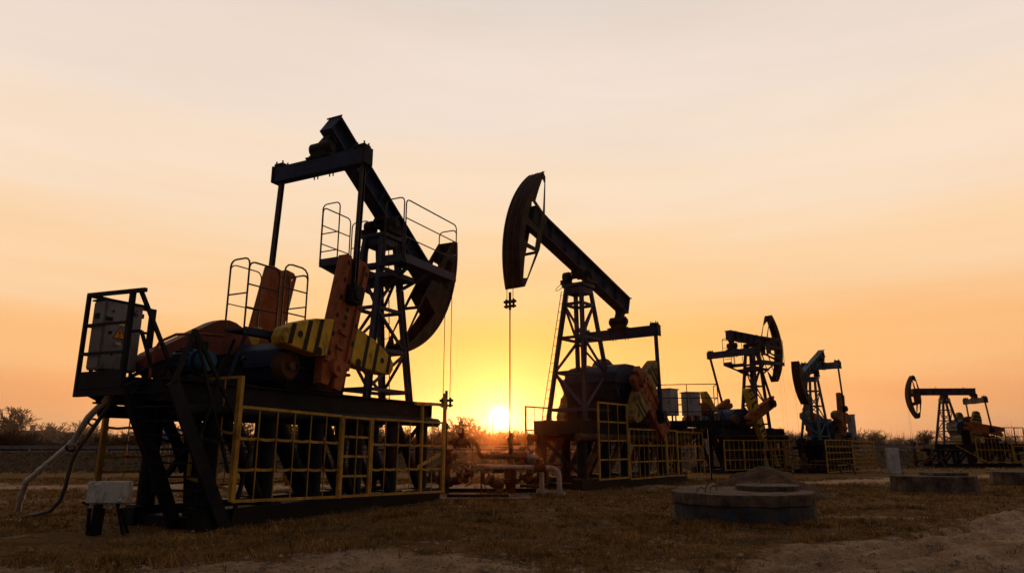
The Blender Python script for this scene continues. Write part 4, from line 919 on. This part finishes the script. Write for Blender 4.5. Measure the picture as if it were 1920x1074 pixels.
house('house with a brown roof half hidden in bushes between its neighbours',(-95.5,140,-.3),R_(4),8,8,2.6,2.2,'roof')
fw=empty('boundary_wall',(80,150,0),R_(4),label='long pale boundary wall in front of the far thicket on the right',cat='wall')
m=MB(); m.box((0,0,.8),(46,.25,2.1)); m.build('wall_panel','sheet',fw)
m=MB()
for i in range(12): m.box((-22+4*i,-.15,.85),(.35,.3,2.3))
m.build('wall_pier','sheet',fw)
rs=empty('road_sign',(-41,83,.8),0,label='small blue road sign seen through the stair of the left pumpjack',cat='sign')
m=MB(); m.cyl((0,0,0),(0,0,2.4),.05,6); m.build('sign_post','rail',rs); m=MB(); m.box((0,-.06,1.95),(.7,.03,1.0)); s_=m.build('sign_board','sign',rs)
def lamp(label,loc,h,arm,double=True,hd=1.):
    o=empty('street_lamp',loc,0,label=label,cat='street lamp',group='street lamps along the road')
    m=MB(); m.cyl((0,0,0),(0,0,h),.10,8,.06); 
    m.build('lamp_post','rail',o)
    for s in ((-1,1) if double else (-1,)):
        m=MB(); m.tube([(0,0,h-.05),(s*arm*.5,0,h+.28),(s*arm,0,h+.5)],.045,6); m.build('lamp_arm','rail',o)
        m=MB(); m.bar((s*arm*.86,0,h+.44),(s*arm*1.28,0,h+.58),.22,.12); m.build('lamp_head','rail',o)
lamp('double armed street lamp against the glow of the sun',(-3.04,110,.5),5.3,1.15)
lamp('single street lamp seen through the front fence right of the sun',(3.9,118,.5),4.8,.7,False)

# ---- bare trees
def make_tree(seed,H,spread=.5,levels=6,trunk=.03,bush=False,lean=.0):
    rnd=random.Random(seed); v=[];f=[]
    def seg(p,q,r0,r1):
        d=(q-p).normalized(); up=Vector((0,0,1)) if abs(d.z)<.9 else Vector((1,0,0)); x=d.cross(up).normalized(); y=d.cross(x); o=len(v)
        for c,r in ((p,r0),(q,r1)):
            for k in range(3): t_=2.094*k; v.append(tuple(c+(x*math.cos(t_)+y*math.sin(t_))*r))
        for k in range(3): f.append((o+k,o+(k+1)%3,o+3+(k+1)%3,o+3+k))
    minr=.0034*H if not bush else .0042*H
    def grow(p,d,L,r,lv):
        n=3 if lv>2 else 2; q=p
        for i in range(n):
            d=(d+Vector((rnd.gauss(0,1),rnd.gauss(0,1),rnd.gauss(.25,.6)))*.13).normalized(); q2=q+d*(L/n); r2=max(minr,r*.86); seg(q,q2,r,r2); q=q2; r=r2
            if lv>0 and i<n-1 and rnd.random()<.85: child(q,d,L*.75,r*.6,lv-1)
        if lv>0:
            for i in range(rnd.choice((2,2,3))): child(q,d,L,r*.8,lv-1)
    def child(q,d,L,r,lv):
        a=Vector((rnd.gauss(0,1),rnd.gauss(0,1),rnd.gauss(0,.7))); a=(a-d*a.dot(d)).normalized(); s_=rnd.uniform(.45,1.0)*spread*1.5
        nd=(d+a*s_+Vector((0,0,.12))).normalized(); grow(q,nd,L*rnd.uniform(.62,.86),max(minr,r),lv)
    if bush:
        for i in range(9):
            a=rnd.uniform(0,6.28); grow(Vector((math.cos(a)*.12*H,math.sin(a)*.12*H,-.05*H)),Vector((math.cos(a)*.6,math.sin(a)*.6,1)).normalized(),H*.30,.012*H,levels)
    else:
        grow(Vector((0,0,-.05*H)),Vector((lean,0,1)).normalized(),H*.30,trunk*H,levels)
    return v,f
def tree_proto(name,nm,seed,H,**k):
    v,f=make_tree(seed,H,**k)
    cut=12 if name=='bare_tree' else 0
    me=bpy.data.meshes.new(nm); me.from_pydata(v,[],f); me.materials.append(M['bark']); 
    zs_=[p[2] for p in v]; me['top']=max(zs_); return me
trunkme=MB(); trunkme.cyl((0,0,-.5),(0,0,2.0),.30,8,.22); 
tm=bpy.data.meshes.new('trunk'); tm.from_pydata(trunkme.v,[],trunkme.f); tm.materials.append(M['bark'])
TR=[tree_proto('bare_tree','crown',s,10,levels=6,spread=sp) for s,sp in ((11,.60),(12,.42),(13,.62),(14,.5))]
print('tree polys',[len(t.polygons) for t in TR])
BU=[tree_proto('bush','crown',s,5,levels=4,spread=.6,bush=True) for s in (21,22,23)]
rnd=random.Random(99)
tops={me.name:me['top'] for me in TR+BU}
def put_tree(me,x,y,h,label,group,name='bare_tree',wide=1.):
    s=h/me['top']; z=ground_z(x,y)-.3; r=empty(name,(x,y,z),rnd.uniform(0,6.28),label=label,cat='tree' if name=='bare_tree' else 'bush',group=group); r.scale=(s*wide,s*wide,s)
    o=bpy.data.objects.new('crown' if name=='bare_tree' else 'twigs',me); COL.objects.link(o); o.parent=r
    if name=='bare_tree': o=bpy.data.objects.new('trunk',tm); COL.objects.link(o); o.parent=r
    return r
def px(u,Y): return (u-960)/1280*Y*.974     # where a bearing meets a distance
def hgt(v,Y): return EYE+(835-v)/1280*Y*.949
# individually visible trees : image bearing, top, distance
spots=[(22,768,118,0,'broad bare tree at the left edge beside the pale roofed house',1.15),(95,796,125,1,'bare tree between the left tree and the dark roofed house',1.2),(112,806,150,2,'low bare tree right behind the dark roofed house',1.2),
(150,792,140,3,'bare tree behind the hanging white conduit',1.1),(175,808,135,0,'small rounded bare tree just left of the yellow fence',1.3),(205,820,130,1,'lowest bare tree left of the yellow fence',1.2),
(330,795,120,2,'bare tree seen between the stair stringers',1.1),(395,790,110,3,'bare tree seen under the left end of the base frame',1.2),(440,785,110,0,'bare tree behind the rear yellow fence panel',1.),(520,790,112,1,'bare tree framed by the first gap under the base frame',1.2),
(560,795,120,3,'bare tree hidden mostly by the pedestal columns',1.1),(615,790,115,2,'bare tree seen through the second gap under the base frame',1.1),(690,795,118,0,'bare tree behind the fence gate',1.1),(760,798,118,1,'bare tree seen through the last gap under the base frame',1.1),
(815,800,115,3,'bare tree behind the right end of the left fence',1.1),(862,786,112,0,'bare tree with airy crown left of the sun',1.2),(912,803,116,1,'bare tree directly under the double lamp',1.1),(940,808,112,2,'bare tree with its crown against the bright sun',1.),
(905,812,128,3,'low bare tree just left of the sun',1.3),(975,812,110,3,'bare tree just right of the sun behind the hanging rod',1.1),(1012,806,112,1,'bare tree behind the front fence of the pumpjack right of the sun',1.1),(1110,815,125,0,'bare tree seen through the pedestal right of the sun',1.),
(1190,815,130,2,'bare tree seen over the side fence right of the sun',1.),(1300,818,135,1,'bare tree below the two grey cabinets',1.),(1640,812,118,2,'bare tree with dark nests right of the yellow fence corner',.9),(1725,812,100,0,'bare bush like tree left of the farthest pumpjack',1.3),(1700,826,130,1,'low bare tree beyond the upright slab',1.3),
(1905,822,125,3,'bare tree at the right edge behind the small platform',1.2),(1470,826,135,1,'bare tree between the two smaller pumpjacks',1.2)]
for u,v_,Y,k,lab,wd in spots: put_tree(TR[k],px(u,Y),Y,hgt(v_-7,Y)-ground_z(px(u,Y),Y)+.3,lab,'bare trees beyond the road',wide=wd*1.25)
# bushes making up the hedge line
i=0
for u in range(-60,2000,17):
    Y=rnd.uniform(92,120) if u<1300 else rnd.uniform(112,135); uu=u+rnd.uniform(-8,8)
    if u>1640: v_=rnd.uniform(820,830)
    else: v_=rnd.uniform(800,822)
    if 50<uu<150: v_=rnd.uniform(824,829)
    xx=px(uu,Y)
    if Y<road_y(xx)+12: Y=road_y(xx)+rnd.uniform(12,25)
    put_tree(BU[i%3],px(uu,Y),Y,hgt(v_,Y)-ground_z(px(uu,Y),Y)+.3,'leafless bush in the hedge line beyond the road','bushes of the hedge line','bush',wide=1.5); i+=1
# far thicket: one mass
rt=random.Random(5); v=[];f=[]
for i in range(5200):
    Y=rt.uniform(150,230); x_=rt.uniform(-.95,.95)*Y; h=rt.uniform(3,6.5)*(.8+.5*noise.noise((x_*.03,Y*.05,1))); z=0
    for k in range(4):
        dx=rt.gauss(0,1.0); dy=rt.gauss(0,.6); w_=rt.uniform(.05,.11); hh=h*rt.uniform(.7,1.1); o=len(v)
        v+=[(x_-w_,Y,z),(x_+w_,Y,z),(x_+dx*.5,Y+dy*.5,z+hh*.6),(x_+dx*.5+w_,Y+dy*.5,z+hh*.6),(x_+dx,Y+dy,z+hh)]; f+=[(o,o+1,o+3,o+2),(o+2,o+3,o+4)]
me=bpy.data.meshes.new('far_thicket'); me.from_pydata(v,[],f); me.materials.append(M['bark']); o=bpy.data.objects.new('far_thicket',me); COL.objects.link(o); tag(o,'far leafless thicket along the horizon','thicket',None,'stuff')

# ------------------------------------------------------------------ sky, sun, haze
w=bpy.data.worlds.new('World'); sc.world=w; w.use_nodes=True; nt=w.node_tree; N=nt.nodes; L=nt.links; N.clear()
out=N.new('ShaderNodeOutputWorld'); bg=N.new('ShaderNodeBackground'); L.new(bg.outputs[0],out.inputs[0])
tc=N.new('ShaderNodeTexCoord'); sep=N.new('ShaderNodeSeparateXYZ'); L.new(tc.outputs['Generated'],sep.inputs[0])
SD=Vector((math.sin(SUN_AZ)*math.cos(SUN_EL),math.cos(SUN_AZ)*math.cos(SUN_EL),math.sin(SUN_EL)))
dot=N.new('ShaderNodeVectorMath'); dot.operation='DOT_PRODUCT'; L.new(tc.outputs['Generated'],dot.inputs[0]); dot.inputs[1].default_value=SD
def math_(op,a,b=None,c=None,clamp=False):
    n=N.new('ShaderNodeMath'); n.operation=op; n.use_clamp=clamp
    for i,s in enumerate((a,b,c)):
        if s is None: continue
        if isinstance(s,(int,float)): n.inputs[i].default_value=s
        else: L.new(s,n.inputs[i])
    return n.outputs[0]
def s2l(c): return tuple(((x/255)/12.92 if x/255<=.04045 else ((x/255+.055)/1.055)**2.4) for x in c)
# gentle streaks of high haze shift the bands a little
nz_=N.new('ShaderNodeTexNoise'); nz_.inputs['Scale'].default_value=1.6; nz_.inputs['Detail'].default_value=5; mp=N.new('ShaderNodeMapping'); mp.inputs['Scale'].default_value=(1,1,11); mp.inputs['Rotation'].default_value=(.05,.16,0); L.new(tc.outputs['Generated'],mp.inputs[0]); L.new(mp.outputs[0],nz_.inputs['Vector'])
zz=math_('ADD',sep.outputs['Z'],math_('MULTIPLY',math_('SUBTRACT',nz_.outputs['Fac'],.5),.13))
def sky_ramp(stops):
    r=N.new('ShaderNodeValToRGB'); e=r.color_ramp.elements; r.color_ramp.interpolation='EASE'
    while len(e)<len(stops): e.new(.5)
    for el,(p,c) in zip(e,stops): el.position=p; el.color=(*s2l(c),1)
    L.new(zz,r.inputs[0]); return r.outputs[0]
far=sky_ramp([(0,(232,132,84)),(.05,(245,158,98)),(.13,(252,190,128)),(.24,(252,213,170)),(.36,(249,224,199)),(.48,(240,221,206)),(.60,(228,214,203)),(1,(128,138,160))])
nearc=sky_ramp([(0,(255,136,48)),(.05,(255,158,58)),(.13,(255,184,84)),(.22,(254,203,132)),(.36,(251,223,187)),(.48,(242,222,205)),(.60,(230,214,203)),(1,(128,138,160))])
om=math_('SUBTRACT',1.0,dot.outputs['Value'])
wide=math_('EXPONENT',math_('MULTIPLY',om,-1/.075))
mx=N.new('ShaderNodeMix'); mx.data_type='RGBA'; L.new(wide,mx.inputs['Factor']); L.new(far,mx.inputs['A']); L.new(nearc,mx.inputs['B'])
# the sky behind the camera is dim twilight
bk=N.new('ShaderNodeMapRange'); bk.interpolation_type='SMOOTHSTEP'; bk.inputs[1].default_value=-.25; bk.inputs[2].default_value=.62; bk.inputs[3].default_value=0; bk.inputs[4].default_value=1; L.new(math_('ADD',sep.outputs['Y'],math_('MULTIPLY',sep.outputs['Z'],-.12)),bk.inputs[0])
mb_=N.new('ShaderNodeMix'); mb_.data_type='RGBA'; L.new(bk.outputs[0],mb_.inputs['Factor']); mb_.inputs['A'].default_value=(.150,.136,.142,1); L.new(mx.outputs['Result'],mb_.inputs['B'])
def glow(sig,col,st):
    e=math_('MULTIPLY',math_('EXPONENT',math_('MULTIPLY',om,-1/sig)),st); n=N.new('ShaderNodeVectorMath'); n.operation='SCALE'; n.inputs[0].default_value=col; L.new(e,n.inputs['Scale']); return n.outputs[0]
def add(a,b): n=N.new('ShaderNodeVectorMath'); n.operation='ADD'; L.new(a,n.inputs[0]); L.new(b,n.inputs[1]); return n.outputs[0]
wn=N.new('ShaderNodeTexNoise'); wn.inputs['Scale'].default_value=1.5; wn.inputs['Detail'].default_value=9; wn.inputs['Roughness'].default_value=.62; wn.inputs['Distortion'].default_value=.5
mw=N.new('ShaderNodeMapping'); mw.inputs['Scale'].default_value=(.8,1,8); mw.inputs['Rotation'].default_value=(.03,.22,0); mw.inputs['Location'].default_value=(3,5,1); L.new(tc.outputs['Generated'],mw.inputs[0]); L.new(mw.outputs[0],wn.inputs['Vector'])
wr=N.new('ShaderNodeMapRange'); wr.inputs[1].default_value=.36; wr.inputs[2].default_value=.68; wr.inputs[3].default_value=.984; wr.inputs[4].default_value=1.016; L.new(wn.outputs['Fac'],wr.inputs[0])
wr2=N.new('ShaderNodeCombineXYZ'); L.new(wr.outputs[0],wr2.inputs[0]); L.new(math_('POWER',wr.outputs[0],1.9),wr2.inputs[1]); L.new(math_('POWER',wr.outputs[0],2.6),wr2.inputs[2])
wm=N.new('ShaderNodeVectorMath'); wm.operation='MULTIPLY'; L.new(mb_.outputs['Result'],wm.inputs[0]); L.new(wr2.outputs[0],wm.inputs[1])
col=add(wm.outputs[0],glow(.00005,(1,.9,.6),10)); col=add(col,glow(.0007,(1,.74,.32),1.0)); col=add(col,glow(.0050,(.85,.30,.03),.42))
sky=N.new('ShaderNodeTexSky'); sky.sky_type='NISHITA'; sky.sun_disc=False; sky.sun_elevation=SUN_EL; sky.sun_rotation=SUN_AZ; sky.dust_density=2
s1=N.new('ShaderNodeVectorMath'); s1.operation='SCALE'; L.new(sky.outputs[0],s1.inputs[0]); s1.inputs['Scale'].default_value=.004
col=add(col,s1.outputs[0])
L.new(col,bg.inputs['Color']); bg.inputs['Strength'].default_value=1.0
sl=bpy.data.lights.new('Sun','SUN'); sl.energy=3.0; sl.angle=R_(.6); sl.color=(1,.46,.16)
so=bpy.data.objects.new('Sun',sl); COL.objects.link(so); so.rotation_euler=(-SD).to_track_quat('-Z','Y').to_euler()

def haze(y0,y1,dens,g_,tint):
    h_=MB(); h_.box((0,(y0+y1)/2,9),(1400,y1-y0,28)); ho=h_.build('haze','rail'); ho.data.materials.clear(); ho['kind']='structure'
    hm=bpy.data.materials.new('evening_haze'); hm.use_nodes=True; nt=hm.node_tree; nt.nodes.clear()
    o_=nt.nodes.new('ShaderNodeOutputMaterial'); vs_=nt.nodes.new('ShaderNodeVolumeScatter'); vs_.inputs['Density'].default_value=dens; vs_.inputs['Anisotropy'].default_value=g_; vs_.inputs['Color'].default_value=tint
    nt.links.new(vs_.outputs[0],o_.inputs['Volume']); ho.data.materials.append(hm)
haze(90,570,.0019,.74,(1,.80,.66,1)); haze(5,89.9,.00022,.965,(1,.40,.13,1))
sc.cycles.volume_bounces=0
# ------------------------------------------------------------------ camera
cd=bpy.data.cameras.new('Camera'); cam=bpy.data.objects.new('Camera',cd); COL.objects.link(cam); sc.camera=cam
cd.sensor_width=36; cd.lens=24; cd.clip_end=6000; cd.clip_start=.1
cam.location=(0,0,EYE); cam.rotation_euler=(R_(90)+math.atan(298/1280),0,0)
sc.view_settings.view_transform='Standard'; sc.view_settings.look='None'; sc.view_settings.exposure=0
sc.render.engine='CYCLES'; sc.cycles.use_denoising=True; sc.cycles.max_bounces=6; sc.cycles.sample_clamp_indirect=4
